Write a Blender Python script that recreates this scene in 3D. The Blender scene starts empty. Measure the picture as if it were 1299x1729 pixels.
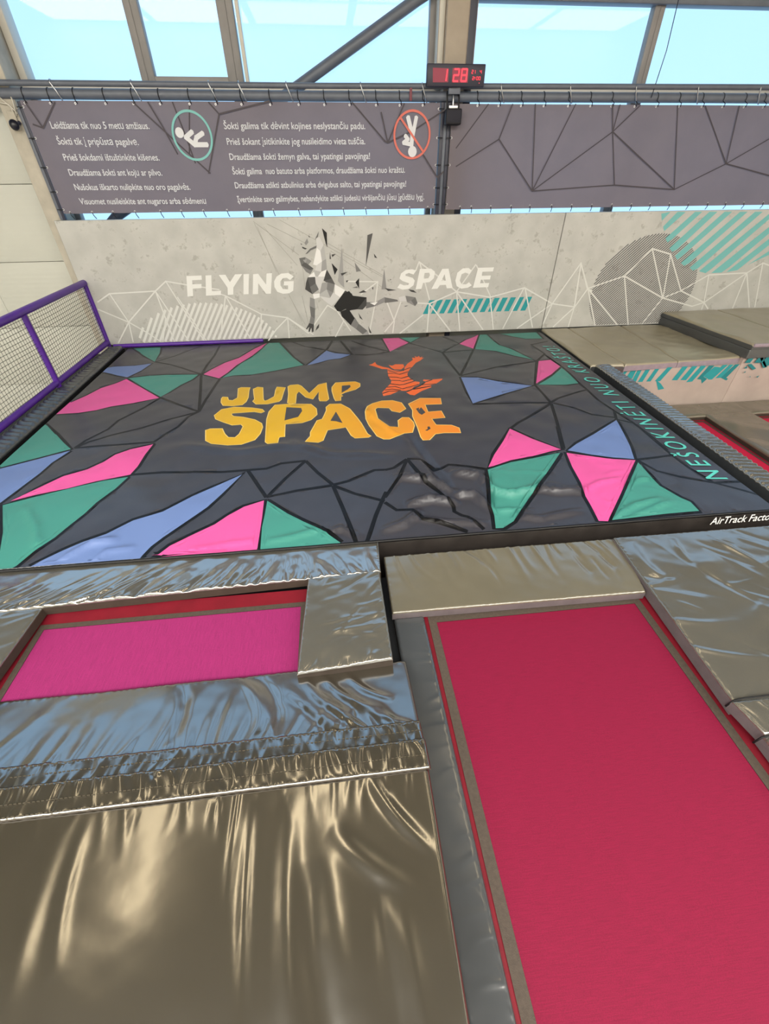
import bpy, bmesh, math, random
import numpy as np
from mathutils import Vector, Matrix
from mathutils.geometry import tessellate_polygon, delaunay_2d_cdt

# ------------------------------------------------------------------ camera
C = bpy.context.scene.collection
W, H = 1299, 1729
F, PITCH, YAW, ROLL, H0 = 721.5, 0.6747, 0.1054, 0.007155, 2.6


def cam_axes():
    cp, sp = math.cos(PITCH), math.sin(PITCH)
    f = np.array([0, cp, -sp]); r = np.array([1., 0, 0]); d = np.array([0, -sp, -cp])
    ca, sa = math.cos(YAW), math.sin(YAW)
    Z = np.array([[ca, sa, 0], [-sa, ca, 0], [0, 0, 1]])
    f, r, d = Z @ f, Z @ r, Z @ d
    cr, sr = math.cos(ROLL), math.sin(ROLL)
    r, d = cr * r + sr * d, -sr * r + cr * d
    return np.array([r, d, f])


M = cam_axes()
cd = bpy.data.cameras.new('camera')
cam = bpy.data.objects.new('camera', cd); C.objects.link(cam)
cd.sensor_fit = 'HORIZONTAL'; cd.sensor_width = 36.0; cd.lens = 36.0 * F / W
cd.clip_start = 0.02; cd.clip_end = 400
mw = Matrix.Identity(4)
for i in range(3):
    mw[i][0] = M[0][i]; mw[i][1] = -M[1][i]; mw[i][2] = -M[2][i]
mw[2][3] = H0
cam.matrix_world = mw
bpy.context.scene.camera = cam

# ------------------------------------------------------------------ exposure, sky, lamps
vs = bpy.context.scene.view_settings
vs.view_transform = 'Standard'; vs.look = 'None'; vs.gamma = 1; vs.use_curve_mapping = False
vs.exposure = 0.22
SKY_LOW, SKY_HIGH, SKY_STRENGTH = (0.29, 0.47, 0.66), (0.27, 0.47, 0.70), 1.85
LAMP_W, STRIP_W, LAMP_COL = 365.0, 24.0, (1.0, 0.945, 0.85)

world = bpy.data.worlds.new('world'); bpy.context.scene.world = world
world.use_nodes = True
nt = world.node_tree; nt.nodes.clear()
wo = nt.nodes.new('ShaderNodeOutputWorld'); bg = nt.nodes.new('ShaderNodeBackground')
tc = nt.nodes.new('ShaderNodeTexCoord'); sx = nt.nodes.new('ShaderNodeSeparateXYZ')
rp = nt.nodes.new('ShaderNodeValToRGB')
rp.color_ramp.elements[0].position = 0.15; rp.color_ramp.elements[0].color = (*SKY_LOW, 1)
rp.color_ramp.elements[1].position = 0.85; rp.color_ramp.elements[1].color = (*SKY_HIGH, 1)
nt.links.new(tc.outputs['Generated'], sx.inputs[0]); nt.links.new(sx.outputs['Z'], rp.inputs[0])
nt.links.new(rp.outputs[0], bg.inputs[0]); bg.inputs[1].default_value = SKY_STRENGTH
nt.links.new(bg.outputs[0], wo.inputs[0])


def lamp(x, y, z, sx_, sy_, power, col=LAMP_COL):
    l = bpy.data.lights.new('added_lamp', 'AREA'); l.shape = 'RECTANGLE'
    l.size = sx_; l.size_y = sy_; l.energy = power; l.color = col
    o = bpy.data.objects.new('added_lamp', l); o.location = (x, y, z); C.objects.link(o)
    return o


for lx in (-8.5, -4.5, -0.5, 3.5, 7.5, 11.5):     # wide unseen lamps behind the camera, added to light the mural
    for ly in (-6.3, -3.0):
        lamp(lx, ly, 7.4, 3.7, 3.0, LAMP_W * (1.25 if lx < -2 else 0.85))
for lx in (-4.2, -0.9, 2.6, 6.2):                 # slim unseen lamps added overhead for gold streaks on the pads
    lamp(lx, 3.4, 7.4, 0.3, 3.6, STRIP_W, (1.0, 0.80, 0.50))

rng = np.random.default_rng(7)
random.seed(7)


# ------------------------------------------------------------------ pixel -> plane
def ray(x, y):
    return M.T @ np.array([(x - W / 2) / F, (y - H / 2) / F, 1.0])


def gz(x, y, z=0.0):
    d = ray(x, y); t = (z - H0) / d[2]
    return np.array([d[0] * t, d[1] * t, z])


def gy(x, y, Y):
    d = ray(x, y); t = Y / d[1]
    return np.array([d[0] * t, Y, H0 + d[2] * t])


def tile(ox, oy, s):
    return lambda pts: [(ox + u / s, oy + v / s) for u, v in pts]


A_, B_, C_, D_ = tile(0, 560, 4), tile(325, 560, 4), tile(600, 540, 4), tile(875, 550, 4)
E_, F_, G_, H_ = tile(0, 750, 4), tile(325, 740, 4), tile(650, 720, 4), tile(974, 690, 4)
K_ = tile(340, 580, 2.824)
M0, M1, M2, M3 = tile(0, 350, 2), tile(300, 370, 3.711), tile(650, 370, 3.711), tile(950, 350, 3.722)
N1, N2 = tile(0, 0, 2), tile(649, 0, 2)
P_ = tile(1000, 520, 4.344)


# ------------------------------------------------------------------ materials
def lin(c):
    return tuple(((v / 255) / 12.92 if v / 255 <= 0.04045 else ((v / 255 + 0.055) / 1.055) ** 2.4) for v in c)


def mat(name, col, rough=0.5, spec=0.5, metal=0.0, coat=0.0):
    m = bpy.data.materials.new(name); m.use_nodes = True
    b = m.node_tree.nodes['Principled BSDF']
    b.inputs['Base Color'].default_value = (*col, 1); b.inputs['Roughness'].default_value = rough
    b.inputs['Specular IOR Level'].default_value = spec; b.inputs['Metallic'].default_value = metal
    b.inputs['Coat Weight'].default_value = coat
    return m


def noisy(m, scale=8.0, amount=0.25, bump=0.0, bscale=60.0, detail=4.0, stretch=(1, 1, 1), bdist=0.01):
    """procedural colour variation and fine bump in object coordinates"""
    t = m.node_tree; b = t.nodes['Principled BSDF']
    tx = t.nodes.new('ShaderNodeTexCoord'); mp = t.nodes.new('ShaderNodeMapping')
    mp.inputs['Scale'].default_value = stretch
    t.links.new(tx.outputs['Object'], mp.inputs[0])
    if amount:
        n = t.nodes.new('ShaderNodeTexNoise'); n.inputs['Scale'].default_value = scale
        n.inputs['Detail'].default_value = detail
        t.links.new(mp.outputs[0], n.inputs['Vector'])
        r = t.nodes.new('ShaderNodeValToRGB')
        c = b.inputs['Base Color'].default_value[:3]
        r.color_ramp.elements[0].position = 0.3; r.color_ramp.elements[1].position = 0.7
        r.color_ramp.elements[0].color = (*[v * (1 - amount) for v in c], 1)
        r.color_ramp.elements[1].color = (*[min(1, v * (1 + amount)) for v in c], 1)
        t.links.new(n.outputs['Fac'], r.inputs[0]); t.links.new(r.outputs[0], b.inputs['Base Color'])
    if bump:
        n2 = t.nodes.new('ShaderNodeTexNoise'); n2.inputs['Scale'].default_value = bscale
        n2.inputs['Detail'].default_value = 3
        t.links.new(mp.outputs[0], n2.inputs['Vector'])
        bp = t.nodes.new('ShaderNodeBump'); bp.inputs['Strength'].default_value = bump
        bp.inputs['Distance'].default_value = bdist
        t.links.new(n2.outputs['Fac'], bp.inputs['Height']); t.links.new(bp.outputs[0], b.inputs['Normal'])
    return m


def vinyl(name, rgb, rough=0.2, bump=0.05, bscale=14, amount=0.06, ior=2.0):
    m = noisy(mat(name, lin(rgb), rough, 0.5), 3, amount, bump, bscale, bdist=0.006)
    m.node_tree.nodes['Principled BSDF'].inputs['IOR'].default_value = ior
    return m


VIN = vinyl('olive_grey_vinyl', (50, 45, 34), 0.17, ior=3.2)
VIN2 = vinyl('grey_vinyl', (82, 80, 73), 0.18, ior=2.6)
VIN_STRIP = vinyl('shade_darkened_grey_vinyl', (62, 65, 68), 0.2, ior=2.0)  # grey vinyl darkened: part of the strip's shadow is put into its colour
VIN_MATTE = vinyl('olive_vinyl_satin', (98, 93, 79), 0.2, 0.04, 14, 0.06, 2.1)
VIN_BEIGE = vinyl('beige_vinyl', (142, 134, 113), 0.28, 0.06, 10, 0.06, 1.8)
VIN_DARK = vinyl('charcoal_vinyl', (52, 55, 58), 0.28, 0.08, 30)
SIDE = noisy(mat('pad_side_cloth', lin((92, 85, 88)), 0.6, 0.3), 10, 0.1, 0.1, 80)
SIDE_BROWN = noisy(mat('pad_side_brown', lin((58, 50, 44)), 0.55, 0.3), 10, 0.1, 0.1, 80)
LIP = noisy(mat('mauve_lip', lin((140, 128, 138)), 0.5, 0.4), 12, 0.1, 0.1, 40)
BLACK = noisy(mat('black_fabric', lin((20, 20, 22)), 0.6, 0.3), 10, 0.15)
GAPM = mat('dark_steel', lin((28, 30, 33)), 0.6, 0.3)


def weave(name, rgb, rough=0.75, dark=0.82, stretch=(1.2, 30, 1)):
    """woven mat: fine threads as colour and bump"""
    m = mat(name, lin(rgb), rough, 0.25); t = m.node_tree; b = t.nodes['Principled BSDF']
    tx = t.nodes.new('ShaderNodeTexCoord'); mp = t.nodes.new('ShaderNodeMapping')
    mp.inputs['Scale'].default_value = stretch; t.links.new(tx.outputs['Object'], mp.inputs[0])
    n = t.nodes.new('ShaderNodeTexNoise'); n.inputs['Scale'].default_value = 9; n.inputs['Detail'].default_value = 8
    t.links.new(mp.outputs[0], n.inputs['Vector'])
    n3 = t.nodes.new('ShaderNodeTexNoise'); n3.inputs['Scale'].default_value = 240; n3.inputs['Detail'].default_value = 2
    t.links.new(tx.outputs['Object'], n3.inputs['Vector'])
    mx = t.nodes.new('ShaderNodeMath'); mx.operation = 'ADD'
    t.links.new(n.outputs['Fac'], mx.inputs[0]); t.links.new(n3.outputs['Fac'], mx.inputs[1])
    r = t.nodes.new('ShaderNodeValToRGB'); c = lin(rgb)
    r.color_ramp.elements[0].position = 0.75; r.color_ramp.elements[1].position = 1.25
    hv = t.nodes.new('ShaderNodeMath'); hv.operation = 'MULTIPLY'; hv.inputs[1].default_value = 0.5
    r.color_ramp.elements[0].position = 0.36; r.color_ramp.elements[1].position = 0.62
    r.color_ramp.elements[0].color = (*[v * dark for v in c], 1); r.color_ramp.elements[1].color = (*[min(1, v * 1.12) for v in c], 1)
    t.links.new(mx.outputs[0], hv.inputs[0]); t.links.new(hv.outputs[0], r.inputs[0])
    t.links.new(r.outputs[0], b.inputs['Base Color'])
    b.inputs['Sheen Weight'].default_value = 0.06; b.inputs['Sheen Roughness'].default_value = 0.4
    b.inputs['Sheen Tint'].default_value = (*[min(1, v * 2 + .2) for v in c], 1)
    bp = t.nodes.new('ShaderNodeBump'); bp.inputs['Strength'].default_value = 0.15; bp.inputs['Distance'].default_value = 0.002
    t.links.new(n3.outputs['Fac'], bp.inputs['Height']); t.links.new(bp.outputs[0], b.inputs['Normal'])
    return m


RED_BED = weave('crimson_mesh', (112, 8, 46))
PINK_BED = weave('pink_mesh', (136, 34, 92), stretch=(30, 1.0, 1), dark=.75)
RED_COVER = noisy(mat('red_spring_cover', lin((104, 10, 28)), 0.6, 0.3), 6, 0.12, 0.1, 60)
WEBBING = noisy(mat('taupe_webbing', lin((70, 61, 54)), 0.7, 0.3), 50, 0.12, 0.2, 200)

CHAR = noisy(mat('charcoal_pvc_cloth', lin((50, 50, 58)), 0.35, 0.62), 3, 0.1, 0.04, 40)
LINE = mat('black_print_on_cloth', lin((9, 9, 12)), 0.42, 0.35)
PINK = mat('pink_print', lin((208, 80, 147)), 0.45, 0.45)
TEAL = mat('teal_print', lin((60, 130, 120)), 0.45, 0.45)
BLUE = mat('blue_print', lin((98, 120, 170)), 0.45, 0.45)
EDGEGOLD = mat('pale_outline_print', lin((226, 196, 110)), 0.45, 0.4)
TEALTXT = mat('turquoise_lettering', lin((84, 190, 180)), 0.45, 0.4)


def ramp_mat(name, x0, x1, cols, rough=0.45):
    m = mat(name, cols[0], rough, 0.4); t = m.node_tree; b = t.nodes['Principled BSDF']
    tx = t.nodes.new('ShaderNodeTexCoord'); s = t.nodes.new('ShaderNodeSeparateXYZ'); mr = t.nodes.new('ShaderNodeMapRange')
    mr.inputs[1].default_value = x0; mr.inputs[2].default_value = x1
    r = t.nodes.new('ShaderNodeValToRGB')
    r.color_ramp.elements[0].color = (*cols[0], 1); r.color_ramp.elements[1].color = (*cols[-1], 1)
    for i, c in enumerate(cols[1:-1]):
        e = r.color_ramp.elements.new((i + 1) / (len(cols) - 1)); e.color = (*c, 1)
    t.links.new(tx.outputs['Object'], s.inputs[0]); t.links.new(s.outputs['X'], mr.inputs[0])
    t.links.new(mr.outputs[0], r.inputs[0]); t.links.new(r.outputs[0], b.inputs['Base Color'])
    return m


ORANGE = mat('orange_print', lin((226, 98, 40)), 0.45, 0.4)

CONC = noisy(mat('printed_concrete', lin((178, 178, 175)), 0.6, 0.3), 3.0, 0.10, 0.0, 60, detail=9)
COLCONC = noisy(mat('column_concrete', lin((176, 170, 158)), 0.8, 0.2), 6, 0.1, 0.1, 60)
WHITE_INK = mat('white_ink', lin((218, 219, 217)), 0.6, 0.3)
LINE_INK = mat('pale_line_ink', lin((204, 205, 202)), 0.6, 0.3)
TEAL_INK = mat('teal_ink', lin((42, 140, 146)), 0.6, 0.3)
TEAL_PALE = mat('pale_teal_ink', lin((112, 176, 176)), 0.6, 0.3)
DARK_INK = mat('dark_ink', lin((74, 74, 76)), 0.6, 0.3)
HAIR_INK = mat('hairline_ink', lin((150, 149, 143)), 0.6, 0.3)
GREYS = {k: mat('grey_ink', lin((int(k * 255),) * 3), 0.6, 0.3) for k in
         (.12, .25, .32, .40, .46, .52, .58, .66, .76, .86)}


# ------------------------------------------------------------------ object helpers
def tag(o, label=None, cat=None, group=None, kind=None):
    if label: o['label'] = label
    if cat: o['category'] = cat
    if group: o['group'] = group
    if kind: o['kind'] = kind
    return o


def thing(name, loc, label, cat, group=None):
    o = bpy.data.objects.new(name, None); o.location = loc; o.empty_display_size = 0.1
    C.objects.link(o); bpy.context.view_layer.update()
    return tag(o, label, cat, group)


def put(name, me, parent=None):
    o = bpy.data.objects.new(name, me); C.objects.link(o)
    if parent is not None:
        o.parent = parent
        l = parent.location.copy(); p = parent.parent
        while p is not None:
            l += p.location; p = p.parent
        o.matrix_parent_inverse = Matrix.Translation(-l)
    return o


class MB:
    def __init__(s): s.v, s.f, s.m, s.mats = [], [], [], []

    def mi(s, m):
        if m not in s.mats: s.mats.append(m)
        return s.mats.index(m)

    def add(s, vs_, fs, m):
        k = len(s.v); i = s.mi(m)
        s.v += [tuple(map(float, p)) for p in vs_]
        s.f += [tuple(k + a for a in f) for f in fs]; s.m += [i] * len(fs)

    def box(s, a, b, m):
        (x0, y0, z0), (x1, y1, z1) = a, b
        s.add([(x0, y0, z0), (x1, y0, z0), (x1, y1, z0), (x0, y1, z0), (x0, y0, z1), (x1, y0, z1), (x1, y1, z1), (x0, y1, z1)],
              [(0, 3, 2, 1), (4, 5, 6, 7), (0, 1, 5, 4), (1, 2, 6, 5), (2, 3, 7, 6), (3, 0, 4, 7)], m)

    def tube(s, pts, r, m, n=10, cap=True):
        pts = [np.array(p, float) for p in pts]; k = len(s.v); i = s.mi(m); L = len(pts)
        up = None
        for j, p in enumerate(pts):
            d = pts[min(j + 1, L - 1)] - pts[max(j - 1, 0)]; d /= np.linalg.norm(d) + 1e-12
            if up is None:
                up = np.array([0, 0, 1.]) if abs(d[2]) < .9 else np.array([1., 0, 0])
            a = np.cross(d, up); a /= np.linalg.norm(a) + 1e-12; b = np.cross(a, d); up = b
            rr = r[j] if hasattr(r, '__len__') else r
            for q in range(n):
                t = 2 * math.pi * q / n
                s.v.append(tuple(p + rr * (a * math.cos(t) + b * math.sin(t))))
        for j in range(L - 1):
            for q in range(n):
                s.f.append((k + j * n + q, k + (j + 1) * n + q, k + (j + 1) * n + (q + 1) % n, k + j * n + (q + 1) % n)); s.m.append(i)
        if cap:
            s.f.append(tuple(k + q for q in range(n))); s.m.append(i)
            s.f.append(tuple(k + (L - 1) * n + q for q in reversed(range(n)))); s.m.append(i)

    def poly(s, loops, m):
        """flat polygon with holes given as 3-D loops"""
        loops = [[Vector(p) for p in l] for l in loops]
        tris = tessellate_polygon(loops); flat = [p for l in loops for p in l]
        s.add(flat, [tuple(t) for t in tris], m)

    def build(s, name, parent=None, smooth=False, bevel=0.0, seg=2):
        me = bpy.data.meshes.new(name); me.from_pydata(s.v, [], s.f); me.update()
        for m in s.mats: me.materials.append(m)
        me.polygons.foreach_set('material_index', s.m)
        if smooth is True: me.polygons.foreach_set('use_smooth', [True] * len(s.f))
        o = put(name, me, parent)
        if smooth == 'auto':
            me.polygons.foreach_set('use_smooth', [True] * len(s.f))
            me.set_sharp_from_angle(angle=math.radians(40))
        if bevel:
            bm = bmesh.new(); bm.from_mesh(me)
            bmesh.ops.remove_doubles(bm, verts=bm.verts, dist=1e-6)
            bmesh.ops.bevel(bm, geom=list(bm.edges), offset=bevel, segments=seg, affect='EDGES', profile=0.5)
            bm.to_mesh(me); bm.free()
            me.polygons.foreach_set('use_smooth', [True] * len(me.polygons)); me.set_sharp_from_angle(angle=math.radians(50))
        return o


def box(name, a, b, m, parent=None, bevel=0.0):
    mb = MB(); mb.box(a, b, m); return mb.build(name, parent, bevel=bevel)


def grid_mesh(name, X, Y, Z, m, parent=None, extra_mats=(), fmat=None):
    n, k = X.shape
    v = np.stack([X, Y, Z], -1).reshape(-1, 3)
    i = np.arange((n - 1) * (k - 1)); r, c = i // (k - 1), i % (k - 1)
    a = r * k + c
    f = np.stack([a, a + 1, a + k + 1, a + k], -1)
    me = bpy.data.meshes.new(name)
    me.vertices.add(len(v)); me.vertices.foreach_set('co', v.ravel())
    me.loops.add(f.size); me.loops.foreach_set('vertex_index', f.ravel())
    me.polygons.add(len(f)); me.polygons.foreach_set('loop_start', np.arange(0, f.size, 4))
    me.polygons.foreach_set('loop_total', np.full(len(f), 4))
    me.materials.append(m)
    for e in extra_mats: me.materials.append(e)
    if fmat is not None: me.polygons.foreach_set('material_index', fmat(r, c).astype(np.int32))
    me.polygons.foreach_set('use_smooth', np.ones(len(f), bool))
    me.update(calc_edges=True); me.validate()
    return put(name, me, parent)


def sines(seed, n, lmin, lmax, amp):
    g = np.random.default_rng(seed)
    k = []
    for _ in range(n):
        l = math.exp(g.uniform(math.log(lmin), math.log(lmax))); a = g.uniform(0, 2 * math.pi)
        k.append((math.cos(a) * 2 * math.pi / l, math.sin(a) * 2 * math.pi / l, g.uniform(0, 6.28), amp * l / lmax))
    return lambda x, y: sum(w * np.sin(p * x + q * y + ph) for p, q, ph, w in k)


def fold_sum(folds, x, y):
    """folds: (x0, y0, x1, y1, width, height, curve, edge) ridges; edge folds are strongest at their start"""
    z = np.zeros_like(x)
    for x0, y0, x1, y1, w, a, cv, edge in folds:
        dx, dy = x1 - x0, y1 - y0; L = math.hypot(dx, dy)
        t = ((x - x0) * dx + (y - y0) * dy) / (L * L); s = (-(x - x0) * dy + (y - y0) * dx) / L
        tt = np.clip(t, 0, 1); s = s + cv * L * np.sin(math.pi * tt)
        win = np.where((t > -0.3) & (t < 1), (1 - tt) * np.clip((t + 0.3) / 0.3, 0, 1), 0) if edge else np.where((t > 0) & (t < 1), np.sin(math.pi * tt) ** 0.8, 0)
        ww = w * (0.6 + 0.8 * tt) if edge else w
        z += a * np.exp(-(s / ww) ** 2) * win
    return z


def cushion(name, quad, ztop, thick, r, step, m, side, parent=None, hfun=None, puff=0.0, pucker=None, rim=.15):
    if pucker is None: pucker = .0018 if step < .015 else 0
    """upholstered pad: quad = 4 XY corners (near-left, near-right, far-right, far-left)"""
    q = [np.array(p[:2], float) for p in quad]
    lw = np.linalg.norm(q[1] - q[0]); ll = np.linalg.norm(q[3] - q[0])

    def axis(L):
        n = max(4, int(L / step)); e = np.array([0, .06, .2, .42, .7, 1.0]) * r
        inner = np.linspace(r, L - r, max(3, n))[1:-1]
        return np.concatenate([e, inner, L - e[::-1]])
    us, vs2 = axis(lw), axis(ll)
    U, V = np.meshgrid(us, vs2)
    u, v = U / lw, V / ll
    X = (1 - u) * (1 - v) * q[0][0] + u * (1 - v) * q[1][0] + u * v * q[2][0] + (1 - u) * v * q[3][0]
    Y = (1 - u) * (1 - v) * q[0][1] + u * (1 - v) * q[1][1] + u * v * q[2][1] + (1 - u) * v * q[3][1]
    du, dv = np.minimum(U, lw - U), np.minimum(V, ll - V)

    def prof(d): return np.where(d < r, r - np.sqrt(np.maximum(r * r - (r - d) ** 2, 0)), 0)
    Z = ztop - np.minimum(prof(du) + prof(dv), r * 1.3)
    fade = np.clip(np.minimum(du, dv) / (r * 0.8), 0, 1)
    if puff: Z = Z + puff * (1 - (2 * u - 1) ** 2) * (1 - (2 * v - 1) ** 2)
    if hfun is not None: Z = Z + hfun(X, Y) * (rim + (1 - rim) * fade)
    if pucker:
        sp_ = X + Y; dm = np.minimum(du, dv)
        Z = Z + pucker * np.sin(2 * math.pi * sp_ / .047 + 2.2 * np.sin(sp_ * 31) + 1.5 * np.sin(sp_ * 7.7)) * np.exp(-(dm / (r * 1.1)) ** 2) * np.clip(dm / (r * .25), .2, 1)
    # side ring, slightly pulled in, then bottom ring
    def ring(z, inset):
        Xp, Yp, Zp = (np.pad(a, 1, mode='edge') for a in (X, Y, Z))
        return Xp, Yp, Zp
    Xp, Yp, Zp = ring(0, 0)
    zb = ztop - thick
    for sl in (np.s_[0, :], np.s_[-1, :], np.s_[:, 0], np.s_[:, -1]): Zp[sl] = zb
    rows, cols = Xp.shape

    def fm(rr, cc): return ((rr == 0) | (cc == 0) | (rr == rows - 2) | (cc == cols - 2)).astype(int)
    return grid_mesh(name, Xp, Yp, Zp, m, parent, (side,), fm)


# text ---------------------------------------------------------------------------------
_dg_cache = {}


def text_tris(s, offset=0.0, shear=0.0, res=3, space=1.0):
    cu = bpy.data.curves.new('lettering', 'FONT'); cu.body = s; cu.resolution_u = res
    cu.offset = offset; cu.shear = shear; cu.fill_mode = 'FRONT'; cu.space_character = space
    o = bpy.data.objects.new('lettering_source', cu); C.objects.link(o)
    bpy.context.view_layer.update()
    e = o.evaluated_get(bpy.context.evaluated_depsgraph_get()); me = e.to_mesh()
    v = np.array([p.co[:2] for p in me.vertices]); f = [tuple(p.vertices) for p in me.polygons]
    e.to_mesh_clear(); bpy.data.objects.remove(o); bpy.data.curves.remove(cu)
    return v, f


def text_on(mb, s, p0, p1, up, cap, m, offset=0.01, shear=0.0, lift=None, space=1.0, split=None):
    v, f = text_tris(s, offset, shear, 3, space)
    x0, x1 = v[:, 0].min(), v[:, 0].max()
    p0, p1, up = (np.array(a, float) for a in (p0, p1, up))
    # cap height of the default face is close to 0.70 of its size
    u = (v[:, 0] - x0) / (x1 - x0); w = v[:, 1] / 0.70 * cap
    pts = p0 + u[:, None] * (p1 - p0) + w[:, None] * up
    if lift is not None: pts = lift(pts)
    if split is None:
        mb.add(pts, f, m); return
    # one part per glyph: triangles whose spans overlap along the line belong together
    spans = sorted((min(u[a] for a in t), max(u[a] for a in t), i) for i, t in enumerate(f))
    groups, end = [], -1
    for a, b, i in spans:
        if a > end - .0015: groups.append([])
        groups[-1].append(i); end = max(end, b)
    for gl in groups:
        g_mb = MB(); g_mb.add(pts, [f[i] for i in gl], m)
        used = sorted({a for t in g_mb.f for a in t}); re_ = {a: k_ for k_, a in enumerate(used)}
        g_mb.v = [g_mb.v[a] for a in used]; g_mb.f = [tuple(re_[a] for a in t) for t in g_mb.f]
        g_mb.build('letter', split)


# ribbons ------------------------------------------------------------------------------
def ribbon2(pts, w):
    """offset outline (2-D) of a polyline with width w"""
    p = [np.array(a[:2], float) for a in pts]; L, R = [], []
    for i in range(len(p)):
        d = p[min(i + 1, len(p) - 1)] - p[max(i - 1, 0)]
        n = np.array([-d[1], d[0]]) / (np.linalg.norm(d) + 1e-9)
        L.append(p[i] + n * w / 2); R.append(p[i] - n * w / 2)
    return L + R[::-1]


INK_N = [0]


def ink_step():
    """each piece of print lies a hair above the one before, so none coincide"""
    INK_N[0] = (INK_N[0] + 1) % 50
    return INK_N[0] * 2.6e-5


def ribbon_quads(mb, pts, w, m, normal_axis, lift):
    """polyline ribbon on a Y = const plane"""
    p2 = [(a[0], a[2]) for a in pts]
    for a, b in zip(p2[:-1], p2[1:]):
        a, b = np.array(a), np.array(b); d = b - a; L = np.linalg.norm(d)
        if L < 1e-6: continue
        d /= L; n = np.array([-d[1], d[0]]) * w / 2; a2, b2 = a - d * w * .3, b + d * w * .3
        q = [a2 - n, b2 - n, b2 + n, a2 + n]
        yq = lift - ink_step()
        mb.add([(x, yq, z) for x, z in q], [(0, 1, 2, 3)], m)


# ================================================================== SETTING
WY = 9.6                                        # window plane
CLAD = noisy(mat('white_cladding', lin((192, 193, 185)), 0.5, 0.4), 1.2, 0.03)
t_ = CLAD.node_tree                              # faint horizontal micro ribs
wv = t_.nodes.new('ShaderNodeTexWave'); wv.bands_direction = 'Z'; wv.inputs['Scale'].default_value = 4.2
tx_ = t_.nodes.new('ShaderNodeTexCoord'); t_.links.new(tx_.outputs['Object'], wv.inputs['Vector'])
bp_ = t_.nodes.new('ShaderNodeBump'); bp_.inputs['Strength'].default_value = 0.25; bp_.inputs['Distance'].default_value = 0.004
t_.links.new(wv.outputs['Fac'], bp_.inputs['Height']); t_.links.new(bp_.outputs[0], t_.nodes['Principled BSDF'].inputs['Normal'])
FLOORM = noisy(mat('grey_screed', lin((188, 186, 178)), 0.6, 0.3), 2, 0.06)
CEILM = mat('grey_trapezoid_roof', lin((104, 102, 98)), 0.7, 0.2)
WALLM = mat('white_hall_wall', lin((205, 202, 192)), 0.7, 0.2)
FRAME = noisy(mat('grey_beige_window_frame', lin((134, 131, 130)), 0.45, 0.4), 5, 0.05)
FRAME_PALE = mat('pale_aluminium', lin((196, 192, 182)), 0.4, 0.5)
STEEL_GREY = noisy(mat('painted_grey_steel', lin((92, 98, 110)), 0.45, 0.5), 6, 0.08)
STEEL_DARK = mat('dark_navy_steel', lin((44, 46, 62)), 0.45, 0.5)
CHROME = mat('zinc_clip', lin((190, 192, 196)), 0.3, 0.5, 1.0)

tag(box('floor', (-12, -8, -2.0), (16, 9.7, -1.9), FLOORM), kind='structure')
tag(box('ceiling', (-12, -8, 8.0), (16, 9.75, 8.15), CEILM), kind='structure')
tag(box('wall_left', (-12.1, -8, -1.9), (-12, 9.7, 8.0), WALLM), kind='structure')
tag(box('wall_right', (16, -8, -1.9), (16.1, 9.7, 8.0), WALLM), kind='structure')
tag(box('wall_rear', (-12, -8.1, -1.9), (16, -8, 8.0), WALLM), kind='structure')
# back wall: sandwich panels below the glazing, each panel a piece
wb = bpy.data.objects.new('wall_back', None); C.objects.link(wb); tag(wb, kind='structure')
zs = [-1.9, -0.88, 0.23, 1.34, 2.453, 3.60]
for a, b in zip(zs[:-1], zs[1:]):
    for x0, x1 in ((-12, -6.2), (-6.2, -4.36), (-4.36, 1.0), (1.0, 6.6), (6.6, 16)):
        if x0 > -5 and a > 1: continue
        box('cladding_panel', (x0 + .002, 9.5, a + .004), (x1 - .002, 9.6, b - .004), CLAD, wb, bevel=0.004)
box('cladding_panel', (-4.36, 9.5, 1.344), (16, 9.6, 1.60), CLAD, wb)
box('backing_sheet', (-12, 9.6, -1.9), (-4.36, 9.64, 3.60), CLAD, wb)
box('backing_sheet', (-4.36, 9.6, -1.9), (16, 9.64, 1.60), CLAD, wb)
box('cladding_panel', (-12, 9.5, 7.6), (-4.52, 9.62, 8.0), CLAD, wb)
box('cladding_panel', (-4.72, 9.5, 3.603), (-4.52, 9.62, 7.6), CLAD, wb)
box('upper_panel', (2.3, 9.5, 4.67), (5.4, 9.62, 8.0), CLAD, wb)
box('upper_panel', (5.4, 9.5, 7.6), (16, 9.62, 8.0), CLAD, wb)
box('upper_panel', (-4.52, 9.5, 7.6), (2.3, 9.62, 8.0), CLAD, wb)
box('window_sill', (-4.6, 9.42, 3.53), (16, 9.66, 3.62), FRAME_PALE, wb)

GLASS = bpy.data.materials.new('window_glass'); GLASS.use_nodes = True
gt = GLASS.node_tree; gt.nodes.clear()
go = gt.nodes.new('ShaderNodeOutputMaterial'); gm = gt.nodes.new('ShaderNodeMixShader')
g1 = gt.nodes.new('ShaderNodeBsdfTransparent'); g2 = gt.nodes.new('ShaderNodeBsdfGlossy')
g1.inputs[0].default_value = (0.97, 0.99, 1, 1); g2.inputs['Roughness'].default_value = 0.02; gm.inputs[0].default_value = 0.012
gt.links.new(g1.outputs[0], gm.inputs[1]); gt.links.new(g2.outputs[0], gm.inputs[2]); gt.links.new(gm.outputs[0], go.inputs[0])


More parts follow.
